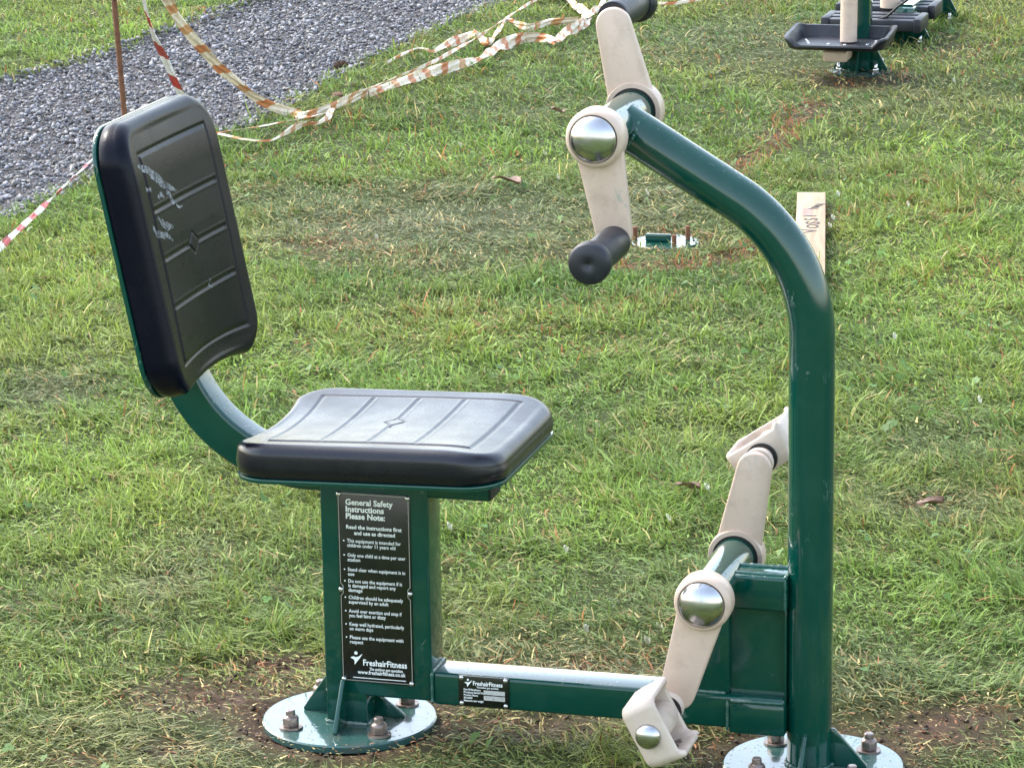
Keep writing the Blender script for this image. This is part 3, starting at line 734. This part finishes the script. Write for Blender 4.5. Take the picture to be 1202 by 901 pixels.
def bar(x0, z0, x1, z1):
    if x0 == x1: box(bm, x0-w_/2, x0+w_/2, tt-.0003, tt+.0003, min(z0, z1), max(z0, z1), 0)
    else: box(bm, min(x0, x1), max(x0, x1), tt-.0003, tt+.0003, z0-w_/2, z0+w_/2, 0)
a0, a1, c0, c1 = SX0+i_, SX1-i_, SZ0+i_, SZ1-i_; zl, zr = .206, .206
bar(a0, c0, a1, c0); bar(a0, c1, a1, c1)
def stroke(pts, r=.00045):
    for p, q in zip(pts, pts[1:]):
        d = Vector((q[0]-p[0], q[1]-p[1])); nn = Vector((-d.y, d.x)).normalized()*r
        prism(bm, [(p[0]+nn.x, p[1]+nn.y), (p[0]-nn.x, p[1]-nn.y), (q[0]-nn.x, q[1]-nn.y), (q[0]+nn.x, q[1]+nn.y)], tt-.0003, tt+.0003, 'y', 0)
for xx, s in ((a0, 1), (a1, -1)):
    stroke([(xx, c1), (xx, zl+.009), (xx+s*.0035, zl+.005), (xx+s*.0035, zl-.005), (xx, zl-.009), (xx, c0)])
obj('sign_border', bm, SLV, sign, 0)
bm = bmesh.new(); ti = FT-.0026
bm.free()
for x, z in ((a0+.001, c0+.001), (a1-.001, c0+.001), (a0+.0005, c1-.001), (a1-.001, c1-.0015), (a0+.0002, zl), (a1-.0002, zl)):
    bm = bmesh.new(); lathe(bm, [(.0036, -.0006), (.0034, .0010), (.0022, .0022), (0, .0026)], RY(x, ti, z, -1), 16); obj('rivet', bm, RVT, sign, 60)
bm = bmesh.new(); x0 = .0135; tx = FT-.00255
for i, s in enumerate(('General Safety', 'Instructions', 'Please Note:')): text_mesh(bm, s, x0, .3275-.0099*i, .0116, tx, .00034, maxw=(.068, .0545, .0560)[i])
text_mesh(bm, 'Read the instructions first', x0, .2935, .0078, tx, .00016, maxw=.0795); text_mesh(bm, 'and use as directed', x0+.0115, .2853, .0078, tx, .00016, maxw=.0585)
Ls = [(.2740, 'This equipment is intended for', .0770), (.2675, 'children under 11 years old', .0690), (.2535, 'Only one child at a time per user', .0830), (.2470, 'station', .018), (.2330, 'Stand clear when equipment is in', .0820), (.2265, 'use', .0090),
      (.2165, 'Do not use the equipment if it', .0770), (.2100, 'is damaged and report any', .0680), (.2035, 'damage', .0200), (.1930, 'Children should be adequately', .0780), (.1865, 'supervised by an adult', .0570),
      (.1735, 'Avoid over exertion and stop if', .0760), (.1670, 'you feel faint or dizzy', .0530), (.1545, 'Keep well hydrated, particularly', .0785), (.1480, 'on warm days', .0340), (.1355, 'Please use the equipment with', .0770), (.1290, 'respect', .0190)]
for i, (z, s, w) in enumerate(Ls): text_mesh(bm, s, x0+.001, z, .0072, tx, .00006, maxw=w)
for z in (.2740, .2535, .2330, .2165, .1930, .1735, .1545, .1355): lathe(bm, [(.0011, 0), (.0011, .0003), (0, .0003)], RY(x0-.0035, tx, z+.0022, -1), 8)
def logo(bm, x, z, k):
    # leaping figure: a dot head over a tick-shaped body
    lathe(bm, [(.0024*k, 0), (.0024*k, .0004), (0, .0004)], RY(x+.0080*k, tx, z+.0150*k, -1), 14)
    P = [(0, .0085), (.0045, .0100), (.0075, .0088), (.0115, .0100), (.0165, .0140), (.0172, .0138), (.0135, .0080), (.0095, .0030), (.0062, -.0015), (.0056, -.0015), (.0058, .0030), (.0048, .0055), (.0015, .0070)]
    prism(bm, [(x+p[0]*k, z+p[1]*k) for p in P], tx-.0004, tx, 'y', 0)
logo(bm, .0150, .1005, 1.0)
text_mesh(bm, 'FreshairFitness', .0325, .0985, .0122, tx, .00022, maxw=.0630)
text_mesh(bm, 'The outdoor gym specialists', .0420, .0918, .0060, tx, .00008, maxw=.0480)
text_mesh(bm, 'www.freshairfitness.co.uk', .0250, .0858, .0078, tx, .00012, maxw=.0690)
bar(.018, .0800, .094, .0800)
bm2 = bm
obj('sign_lettering', bm, SWH, sign, 0)
# rating plate on the beam
bm = bmesh.new(); PX0, PX1, PZ0, PZ1 = .169, .2405, .0515, .0945
box(bm, PX0, PX1, FT-.0018, FT+.0008, PZ0, PZ1, .0005); pl = obj('maker_plate', bm, SBK, beam); tag(pl, 'small black maker plate with two pale stickers')
tx = FT-.0021; bm = bmesh.new()
logo(bm, PX0+.009, PZ1-.0145, .62); text_mesh(bm, 'FreshairFitness', PX0+.0205, PZ1-.0125, .0085, tx, .00018, maxw=.042)
text_mesh(bm, 'The outdoor gym specialists', PX0+.0260, PZ1-.0163, .0035, tx, .00006, maxw=.031)
for i, (s, w) in enumerate((('Date Of Manufacture', .024), ('Product Serial No', .029), ('Product Name', .020), ('EN16630', .012), ('Maximum user weight', .028))): text_mesh(bm, s, PX0+.0075, PZ1-.0205-.0040*i, .0038, tx, .00008, maxw=w)
obj('plate_lettering', bm, SWH, pl, 0)
bm = bmesh.new(); box(bm, PX0+.036, PX0+.066, tx-.0003, tx+.0002, PZ1-.0248, PZ1-.0188, 0); obj('plate_sticker', bm, STK, pl, 0); bm = bmesh.new(); box(bm, PX0+.036, PX0+.066, tx-.0003, tx+.0002, PZ1-.0330, PZ1-.0265, 0); obj('plate_sticker', bm, STK, pl, 0)
for x, z in ((PX0+.0045, PZ1-.003), (PX1-.0045, PZ1-.003), (PX0+.0045, PZ0+.0035), (PX1-.0045, PZ0+.0035)): bm = bmesh.new(); lathe(bm, [(.0034, -.0006), (.0032, .0010), (.002, .0020), (0, .0024)], RY(x, FT-.002, z, -1), 16); obj('rivet', bm, RVT, pl, 60)

# ================================================================== far machines
def far_machine(px, py, label, treads):
    c = gnd(px, py)
    r = empty('exercise_machine', (c.x, c.y, -.010), -AZ, label, 'exercise machine', None)
    return r
def far_post(r, x, y, h, rot_=0):
    bm = bmesh.new(); box(bm, x-.03, x+.03, y-.03, y+.03, .01, h, .005); p = obj('machine_post', bm, G, r)
    bm = bmesh.new(); lathe(bm, [(0, 0), (.095, 0), (.095, .009), (0, .01)], Matrix.Translation((x, y, 0)), 48); d = obj('base_plate', bm, GP, r)
    for dx, dy in ((1, 0), (-1, 0), (0, -1), (0, 1)):
        bm = bmesh.new(); T = Matrix.Translation((x+.029*dx, y+.029*dy, .0102)) @ Matrix.Rotation(math.atan2(dy, dx), 4, 'Z'); prism(bm, [(0, 0), (.052, 0), (.052, .006), (.004, .095), (0, .095)], -.003, .003, 'y', .001, T); obj('gusset', bm, G, p)
    for dx, dy in ((1, 1), (-1, 1), (-1, -1), (1, -1)): nut(d, x+.055*dx, y+.055*dy, .0102, .026, STL, .8)
    return p
fa = far_machine(1010, 82, 'green walker machine with one cream leg and black moulded foot tray, at the top right', 0)
far_post(fa, 0, 0, 1.25)
def dv(px, py, t_, r):      # world point on far machine's local plane y=t_, returned in its local (x,z)
    d = ray(px, py); n_ = Vector((e2[0], e2[1], 0)); o = Vector((r.location.x, r.location.y, 0)); k = (t_-(cC-o).dot(n_))/d.dot(n_); P = cC+d*k-o
    return P.x*e1[0]+P.y*e1[1], P.z
fl = -.12
lx, lz = dv(996, 43, fl, fa)
bm = bmesh.new(); sweep(bm, [Vector((lx, fl, lz-.004)), Vector((lx+.004, fl, lz+.5)), Vector((lx+.008, fl, 1.15))], circ(.025, 28), up=Vector((0, 1, 0))); leg = obj('swing_leg', bm, CRM, fa)
bm = bmesh.new(); lathe(bm, [(0, -.17), (.02, -.17), (.02, .17), (0, .17)], Matrix.Translation((.0, 0, 1.16)) @ Matrix.Rotation(PI/2, 4, 'X'), 24); box(bm, -.03, .03, -.035, .035, 1.12, 1.25, .01); obj('pivot_bar', bm, G, fa)
# foot tray: rounded rim, flared ends
bm = bmesh.new()
def tray(bm, cx, cy, z, a, b_, h):
    outer_ = rsq(a, b_, .04, 8); 
    def ring0(k, zz, kk=0): return [bm.verts.new((cx+x*k+(.0 if abs(x) < a*.8 else 0), cy+y*(k-kk), zz+(.010 if abs(x) > a*.72 else 0)*(1 if kk >= 0 else 1))) for x, y in outer_]
    def ring(k, zz, up=0.):
        r_ = []
        for x, y in outer_:
            f = .04+.96*min(1, max(0, (y/b_+.75)/1.0)); f = max(f, 1.0*ss(.62, .9, abs(x)/a)*.75); e = .005*ss(.8, 1, abs(x)/a)*(1+math.cos(y*60)*.3)
            r_.append(bm.verts.new((cx+x*k, cy+y*k, zz+up*h*f+(e if up else 0))))
        return r_
    R_ = [ring(.84, z), ring(.90, z+.003), ring(1., z, 1.), ring(.99, z+.005, 1.), ring(.93, z+.004, 1.), ring(.87, z+.012, .25), ring(.82, z+.009)]
    n_ = len(outer_)
    for A, B in zip(R_, R_[1:]):
        for i in range(n_): bm.faces.new((A[i], A[(i+1) % n_], B[(i+1) % n_], B[i]))
    bm.faces.new(R_[0]); bm.faces.new(R_[-1])
tx0, tz0 = dv(987, 44, fl, fa)
tray(bm, tx0, fl, tz0-.014, .155, .125, .038); tr_ = obj('foot_tray', bm, RUB, leg)
for dx, dy in ((-.11, .03), (-.09, -.035), (-.03, -.04), (.02, -.045), (.085, -.03), (.10, .04), (.0, .02), (-.10, .0)): bm = bmesh.new(); lathe(bm, [(.006, 0), (.005, .003), (0, .0045)], Matrix.Translation((tx0+dx, fl+dy, tz0-.006)), 12); obj('tray_bolt', bm, RVT, tr_)
cx_, cz_ = dv(981, 62, fl, fa); bm = bmesh.new(); box(bm, cx_-.036, cx_+.036, fl-.02, fl+.10, cz_-.016, cz_+.016, .006); obj('tray_bracket', bm, CRM, leg)
fb = far_machine(1063, 49, 'green and black machine with ribbed foot treads, partly hidden behind the cream legged walker', 1)
far_post(fb, 0, 0, .12); c3 = gnd(1098, 22); d3 = c3-fb.location; p3 = (d3.x*e1[0]+d3.y*e1[1], d3.x*e2[0]+d3.y*e2[1])
far_post(fb, p3[0], p3[1], .12)
def tread(x0p, x1p, yp, t_, r):
    a_, z_ = dv(x0p, yp, t_, r); b__, _ = dv(x1p, yp, t_, r)
    bm = bmesh.new()
    for k in range(3): box(bm, a_+.006*k, b__-.006*k, t_+.05*k-.001, t_+.05*k+.041, z_-.03, z_+.004+.003*k, .004)
    box(bm, a_+.01, b__-.01, t_+.0, t_+.14, z_-.026, z_-.006, .002)
    o = obj('tread', bm, RUB, r)
    for xx in (a_-.012, b__-.014): bm = bmesh.new(); box(bm, xx, xx+.026, t_-.008, t_+.15, z_-.034, z_+.010, .006); obj('tread_end_cap', bm, RUB, o)
tread(968, 1077, 20, -.16, fb); tread(985, 1094, 4, .10, fb)
bm = bmesh.new(); sweep(bm, [Vector((p3[0]*f, p3[1]*f, .105)) for f in (0, .25, .5, .75, 1)], rsq(.022, .022, .005), up=Vector((0, 0, 1))); obj('machine_beam', bm, G, fb)
lx2, lz2 = dv(1045, 5, .1, fb); bm = bmesh.new(); sweep(bm, [Vector((lx2, .1, lz2)), Vector((lx2, .1, lz2+.6))], circ(.032, 28)); obj('upright', bm, CRM, fb)
bm = bmesh.new(); cab = [dv(x, y, -.14, fb) for x, y in ((1028, 21), (1040, 17), (1052, 6), (1066, -4))]; sweep(bm, [Vector((a, -.14+.02*math.sin(i), b_)) for i, (a, b_) in enumerate(cab)], circ(.004, 10)); obj('cable', bm, DRK, fb)

# ================================================================== small things on the lawn
# anchor plate with studs waiting for a machine
c = gnd(781, 286); ar = empty('anchor_plate', (c.x, c.y, -.006), -AZ, 'small green ground plate with three rusty upright studs set in the lawn', 'ground plate')
bm = bmesh.new(); lathe(bm, [(0, 0), (.078, 0), (.078, .010), (.076, .012), (0, .012)], None, 48); obj('plate', bm, G, ar)
bm = bmesh.new(); box(bm, -.045, .015, -.012, .0, .012, .03, .003); obj('lug', bm, G, ar)
for x, y, h in ((-.072, .002, .034), (.045, .035, .034), (.030, -.040, .028)):
    bm = bmesh.new(); lathe(bm, [(0, .008), (.006, .008)]+[(.0055+(.0006 if i % 2 else 0), .010+i*.0015) for i in range(int(h/.0015))]+[(0, .010+h)], Matrix.Translation((x, y, 0)), 12); obj('stud', bm, RST, ar)
# plank
P0, P1, P2 = gnd(938, 225, .034), gnd(967, 226, .034), gnd(966, 340, .034)
m, t, b = nt('pale_timber'); co = coords(t); mp_ = N(t, 'ShaderNodeMapping'); mp_.inputs['Scale'].default_value = (60, 3.5, 20); t.links.new(co, mp_.inputs['Vector'])
gn = noise(t, 1.6, 5, mp_.outputs['Vector'], .6, .4)
t.links.new(mix(t, ramp(t, gn, [(.35, 0), (.7, 1)]), (.40, .29, .18), (.26, .17, .10)), b.inputs['Base Color']); b.inputs['Roughness'].default_value = .7; bump(t, b, gn, .3, .002); WOOD = m
dr = (P2-P1); Lp = 1.05*dr.length; rz = math.atan2(dr.y, dr.x)+PI/2
pr_ = empty('plank', ((P0.x+P1.x)/2, (P0.y+P1.y)/2, .012), rz, 'pale wooden board with black writing lying on the grass behind the green arch', 'board')
wd = .034
bm = bmesh.new(); box(bm, -wd, wd, -Lp, 0, 0, .022, .0015); pk = obj('board', bm, WOOD, pr_)
bm = bmesh.new(); INK = wear('black_marker_ink', (.02, .018, .02), .6)
def lay(body, x, y, size, sx, rotdeg=90, bold=.0006):
    cu_ = bpy.data.curves.new('t', 'FONT'); cu_.body = body; cu_.size = size; cu_.offset = bold; cu_.extrude = .0003; o = bpy.data.objects.new('t', cu_); C.objects.link(o)
    me = bpy.data.meshes.new_from_object(o.evaluated_get(bpy.context.evaluated_depsgraph_get()))
    me.transform(Matrix.Translation((x, y, .0223)) @ Matrix.Rotation(math.radians(rotdeg), 4, 'Z') @ Matrix.Diagonal((sx, 1, 1, 1))); bm.from_mesh(me)
    bpy.data.objects.remove(o); bpy.data.curves.remove(cu_); bpy.data.meshes.remove(me)
lt = bm; bm.free(); rw = random.Random(5)
for k, ch in enumerate('VOSSI'):
    bm = bmesh.new(); lay(ch, .016+rw.uniform(-.003, .003), -.475+.046*k+rw.uniform(-.003, .003), .043*rw.uniform(.9, 1.1), 1.35, 90+rw.uniform(-9, 9), .0006); obj('handwriting', bm, INK, pk, 0)
for k in range(5):
    bm = bmesh.new(); T = Matrix.Translation((.006+.004*k, -.20+.013*k, .0224)) @ Matrix.Rotation(rw.uniform(-.3, .3)+(.9 if k % 2 else .1), 4, 'Z'); box(bm, -.012, .012, -.0022, .0022, -.0003, .0003, 0, mat=T); obj('ink_stroke', bm, INK, pk, 0)
bm = bmesh.new()
for i in range(9): 
    y_ = -.28+.010*i; box(bm, -.022+.003*(i % 3), .0+.003*(i % 3), y_, y_+.003, .0221, .0224, 0)
obj('faint_marks', bm, wear('faded_violet_ink', (.33, .22, .25), .6), pk, 0)

# rusty stake
a = gnd(152.5, 195); b_ = at(135, 0, a.y); dirv = (b_-a).normalized()
bm = bmesh.new(); pts = [a-Vector((0, 0, .05))+dirv*q for q in np.arange(0, 1.12, .012)]
rings = []
for i, p in enumerate(pts):
    r = .0068+(.0009 if i % 2 else 0); rings.append([bm.verts.new(p+Vector((r*math.cos(q), r*math.sin(q), 0))) for q in [2*PI*k/10 for k in range(10)]])
for A, B in zip(rings, rings[1:]):
    for i in range(10): bm.faces.new((A[i], A[(i+1) % 10], B[(i+1) % 10], B[i]))
bm.faces.new(rings[0]); bm.faces.new(rings[-1])
tag(obj('steel_stake', bm, RST, None, 60), 'thin rusty steel rod stuck upright in the ground behind the backrest', 'stake')
STK_TOP = pts[-1]
# tapes
def cr(pts, n_):
    out = []
    P = [pts[0]*2-pts[1]]+list(pts)+[pts[-1]*2-pts[-2]]
    for i in range(1, len(P)-2):
        k = max(3, int((P[i+1]-P[i]).length/n_))
        for j in range(k):
            f = j/k; out.append(.5*((2*P[i])+(P[i+1]-P[i-1])*f+(2*P[i-1]-5*P[i]+4*P[i+1]-P[i+2])*f*f+(3*P[i]-P[i-1]-3*P[i+1]+P[i+2])*f**3))
    out.append(P[-2]); return out
def tape(pts, widths, m, label, twist=2.0, seed=1, phase=0.):
    rnd = random.Random(seed); P = cr(pts, .012); n_ = len(P); L = 0; bm = bmesh.new(); uvl = bm.loops.layers.uv.new('uv')
    K = 6; rows = []; info = {}
    for i, p in enumerate(P):
        if i: L += (P[i]-P[i-1]).length
        f = i/(n_-1); t_ = (P[min(i+1, n_-1)]-P[max(i-1, 0)]).normalized()
        view = Vector((0, -.95, .3)); b0 = t_.cross(view).normalized(); nrm = b0.cross(t_).normalized()
        wi = f*(len(widths)-1); k = min(int(wi), len(widths)-2); w = .66*(widths[k]+(widths[k+1]-widths[k])*(wi-k))
        a = phase+twist*math.sin(L*3.1+seed)+.4*math.sin(L*11+seed*2)
        u = b0*math.cos(a)+nrm*math.sin(a); v_ = t_.cross(u).normalized()
        row = []; row2 = []
        for j in range(K+1):
            g = j/K-.5; off_ = .10*w*math.sin(j*1.9+L*40+seed)+.12*w*math.sin(L*23+j*.7)*(abs(g)*2)
            q = p+u*g*w+v_*off_
            row.append(bm.verts.new(q)); row2.append(bm.verts.new(q+v_*.0007)); info[row[-1]] = info[row2[-1]] = (L, j/K)
        rows.append((row, row2))
    def F(*v):
        f = bm.faces.new(v)
        for l in f.loops: l[uvl].uv = info[l.vert]
    for (A, A2), (B, B2) in zip(rows, rows[1:]):
        for j in range(K): F(A[j], A[j+1], B[j+1], B[j]); F(A2[j], B2[j], B2[j+1], A2[j+1])
        F(A[0], B[0], B2[0], A2[0]); F(A[K], A2[K], B2[K], B[K])
    o = obj('barrier_tape', bm, m, None, 50); return tag(o, label, 'barrier tape', 'loose barrier tapes trailing over gravel and grass')
def G_(px, py, z=.03): return gnd(px, py, z)
ya = a.y
tape([STK_TOP+Vector((.03, 0, -.25)), at(160, -40, 8.75), at(173, 20, 8.8), at(190, 62, 8.85), at(213, 112, 8.9), G_(235, 150, .05), G_(250, 157, .03)], [.05, .03, .022, .03, .03, .02], TAP, 'red and white tape hanging down steeply between rusty rod and backrest top', .6, 3)
tape([at(-90, 375, 7.2), at(0, 290, 7.6), at(55, 238, 7.95), at(110, 186, 8.3), at(147, 150, a.y-.02)], [.03, .027, .024, .022], TAP, 'straight red and white tape running to the left edge below the gravel path', 1.0, 5)
tape([at(165, -60, 8.9), at(195, -2, 9.05), at(217, 33, 9.15), at(245, 66, 9.25), at(277, 97, 9.32), at(311, 121, 9.4), at(343, 132, 9.42), G_(362, 135, .02), G_(398, 122), G_(432, 109), G_(480, 93), G_(512, 83), G_(561, 69), G_(590, 53), G_(618, 44), G_(640, 45), G_(653, 49)],
     [.045, .045, .042, .040, .030, .045, .055, .04, .065, .035], TAO, 'longest tape, faded orange and white, sagging over the gravel onto the grass', .35, 2)
tape([G_(236, 158), G_(262, 155), G_(300, 149), G_(345, 141), G_(385, 132)], [.015, .018, .015, .012], TAO, 'upper of two short twisted tapes emerging right of the backrest', 1.6, 7)
tape([G_(236, 152), G_(258, 157), G_(285, 163), G_(316, 165), G_(335, 156), G_(356, 145), G_(372, 145), G_(384, 138), G_(390, 127)], [.012, .010, .008, .010, .04, .012, .03, .02], TAO, 'lower looped tape strand on the grass right of the backrest', .7, 9)
tape([G_(398, 118, .04), G_(430, 105, .05), G_(470, 89, .05), G_(512, 71, .06), G_(545, 52, .06), G_(560, 44, .06), G_(599, 18, .06), G_(632, -2, .06), G_(670, -22, .05)], [.018, .014, .022, .016, .014, .018], TAO, 'thin twisted tape running up the grass between gravel edge and raised grip', 1.5, 4)
tape([G_(455, 73, .02), G_(474, 63), G_(488, 57), G_(498, 57), G_(508, 61, .02), G_(523, 53), G_(545, 44), G_(558, 39, .05)], [.012, .016, .006, .04, .05, .03], TAO, 'short ragged tape end lying at the gravel edge', .5, 6)
tape([G_(556, 36, .05), G_(563, 42), G_(571, 49), G_(577, 46), G_(588, 32), G_(596, 24), G_(618, 32), G_(634, 29), G_(648, 26), G_(679, 25)], [.02, .045, .02, .03, .012, .02, .04, .03, .045], TAO, 'crinkled tape strand looping on the grass near the top edge', .6, 8)
tape([G_(655, -12), G_(668, 0), G_(681, 10), G_(689, 19), G_(681, 30), G_(668, 36), G_(660, 42), G_(652, 49)], [.05, .05, .045, .05, .06, .05, .03], TAO, 'broad white tape folded in a bend left of the upper hand grip', .4, 12)
tape([G_(687, 22), G_(698, 12), G_(704, 8), G_(712, -6)], [.03, .035, .02], TAO, 'tiny tape tail touching the raised crank arm', .5, 14)
tape([G_(765, 3), G_(785, 4), G_(805, 2), G_(835, -4)], [.012, .02, .015], TAO, 'thin tape strand on the grass right of the upper hand grip', .5, 15)
# dead leaves
LF = wear('dead_leaf', (.22, .13, .09), .6, (.10, .06, .045), .8, dscale=60)
LG = wear('pale_petal', (.62, .62, .50), .6)
def leaf(px, py, L, w, m, label, cat, name, group, seed, z=.03):
    r = random.Random(seed); bm = bmesh.new(); c = gnd(px, py, z); az = r.uniform(-.6, .6); rows = []
    for i in range(9):
        f = i/8; ww = w*math.sin(PI*min(1, max(.04, f)))**.7*(1+.2*r.uniform(-1, 1)); x = (f-.5)*L
        rows.append([(x, g*ww, .006*math.cos(f*4+g*3)+.25*ww*abs(g)*1.2+.002*r.random()) for g in (-.5, -.2, .1, .5)])
    lo = [[bm.verts.new(v) for v in rw] for rw in rows]; hi = [[bm.verts.new((v[0], v[1], v[2]+.0012)) for v in rw] for rw in rows]
    for A, B, A2, B2 in zip(lo, lo[1:], hi, hi[1:]):
        for j in range(3): bm.faces.new((A[j], A[j+1], B[j+1], B[j])); bm.faces.new((A2[j], B2[j], B2[j+1], A2[j+1]))
        bm.faces.new((A[0], B[0], B2[0], A2[0])); bm.faces.new((A[3], A2[3], B2[3], B[3]))
    for Lr, Hr in ((lo[0], hi[0]), (lo[-1], hi[-1])):
        for j in range(3): bm.faces.new((Lr[j], Hr[j], Hr[j+1], Lr[j+1]))
    o = obj(name, bm, m, None, 60); o.location = c; o.rotation_euler = (r.uniform(-.2, .4), r.uniform(-.2, .2), az); tag(o, label, cat, group)
leaf(595, 212, .075, .05, LF, 'grey brown dead leaf on the grass left of the near hand grip', 'leaf', 'dead_leaf', 'dead leaves on the lawn', 3)
leaf(808, 571, .045, .03, LF, 'curled pinkish brown leaf left of the far pedal crank', 'leaf', 'dead_leaf', 'dead leaves on the lawn', 5)
leaf(1092, 590, .05, .03, LF, 'dark brown leaf in the bare patch right of the arch post', 'leaf', 'dead_leaf', 'dead leaves on the lawn', 6)
leaf(655, 130, .04, .02, LF, 'small brown leaf left of the upper hub', 'leaf', 'dead_leaf', 'dead leaves on the lawn', 8)
for i, (px, py) in enumerate(((984, 228), (974, 265), (978, 256), (1066, 240), (830, 572), (459, 262), (442, 278), (347, 260), (528, 618), (785, 608), (664, 645), (775, 735), (1120, 95), (760, 752), (688, 738), (760, 226), (870, 590), (655, 208), (1050, 395), (1150, 470), (640, 180), (540, 170))):
    leaf(px, py, .008, .006, LG, 'tiny pale petal lying in the grass', 'petal', 'petal', 'pale petals scattered on the lawn', 40+i, .034)
# clods
SOIL = wear('soil', (.06, .036, .024), .85, (.03, .02, .015), .8, spec=.15, bumps=1, bscale=120)
def clod(px, py, r0, label, seed, m=SOIL):
    r = random.Random(seed); bm = bmesh.new(); bmesh.ops.create_icosphere(bm, subdivisions=3, radius=r0)
    for v in bm.verts:
        q = v.co.normalized(); v.co = q*r0*(.7+.5*float(vnoise(q.x*2+q.z, q.y*2-q.z, 1.6, seed))+.25*float(vnoise(q.x*5, q.y*5+q.z*4, 1.6, seed+3))); v.co.z *= .75
    o = obj('soil_clod', bm, m, None, 30); c = gnd(px, py, 0); o.location = (c.x, c.y, r0*.3); tag(o, label, 'soil clod', 'clods of soil')
clod(400, 80, .020, 'dark clod of earth standing at the right gravel edge', 4)
clod(397, 117, .020, 'reddish lump of earth under the long orange tape', 6, wear('red_soil', (.16, .08, .05), .85, (.06, .03, .02), .8, bumps=1, bscale=120))
clod(417, 103, .010, 'tiny dark clod just above the long tape', 7)

# ================================================================== light
w = bpy.data.worlds.new('World'); sc.world = w; w.use_nodes = True; t = w.node_tree; bg = t.nodes['Background']
sky = t.nodes.new('ShaderNodeTexSky'); sky.sky_type = 'NISHITA'; sky.sun_disc = False
EL, SAZ = math.radians(44), math.radians(-52)          # sun azimuth measured from +Y towards +X
sky.sun_elevation = EL; sky.sun_rotation = SAZ; sky.dust_density = 2.2; sky.air_density = 1.3; sky.ozone_density = 1.0
hs = t.nodes.new('ShaderNodeHueSaturation'); hs.inputs['Saturation'].default_value = .72
t.links.new(sky.outputs[0], hs.inputs['Color']); t.links.new(hs.outputs[0], bg.inputs['Color']); bg.inputs['Strength'].default_value = .15
sd = Vector((math.sin(SAZ)*math.cos(EL), math.cos(SAZ)*math.cos(EL), math.sin(EL)))
L = bpy.data.lights.new('sun', 'SUN'); L.energy = .8; L.angle = math.radians(10); L.color = (1, .97, .92)
so = bpy.data.objects.new('sun', L); C.objects.link(so); so.rotation_euler = sd.to_track_quat('Z', 'Y').to_euler(); so.location = sd*20
sc.view_settings.view_transform = 'Standard'; sc.view_settings.look = 'None'; sc.view_settings.exposure = 2.05; sc.view_settings.gamma = 1
sc.render.engine = 'CYCLES'
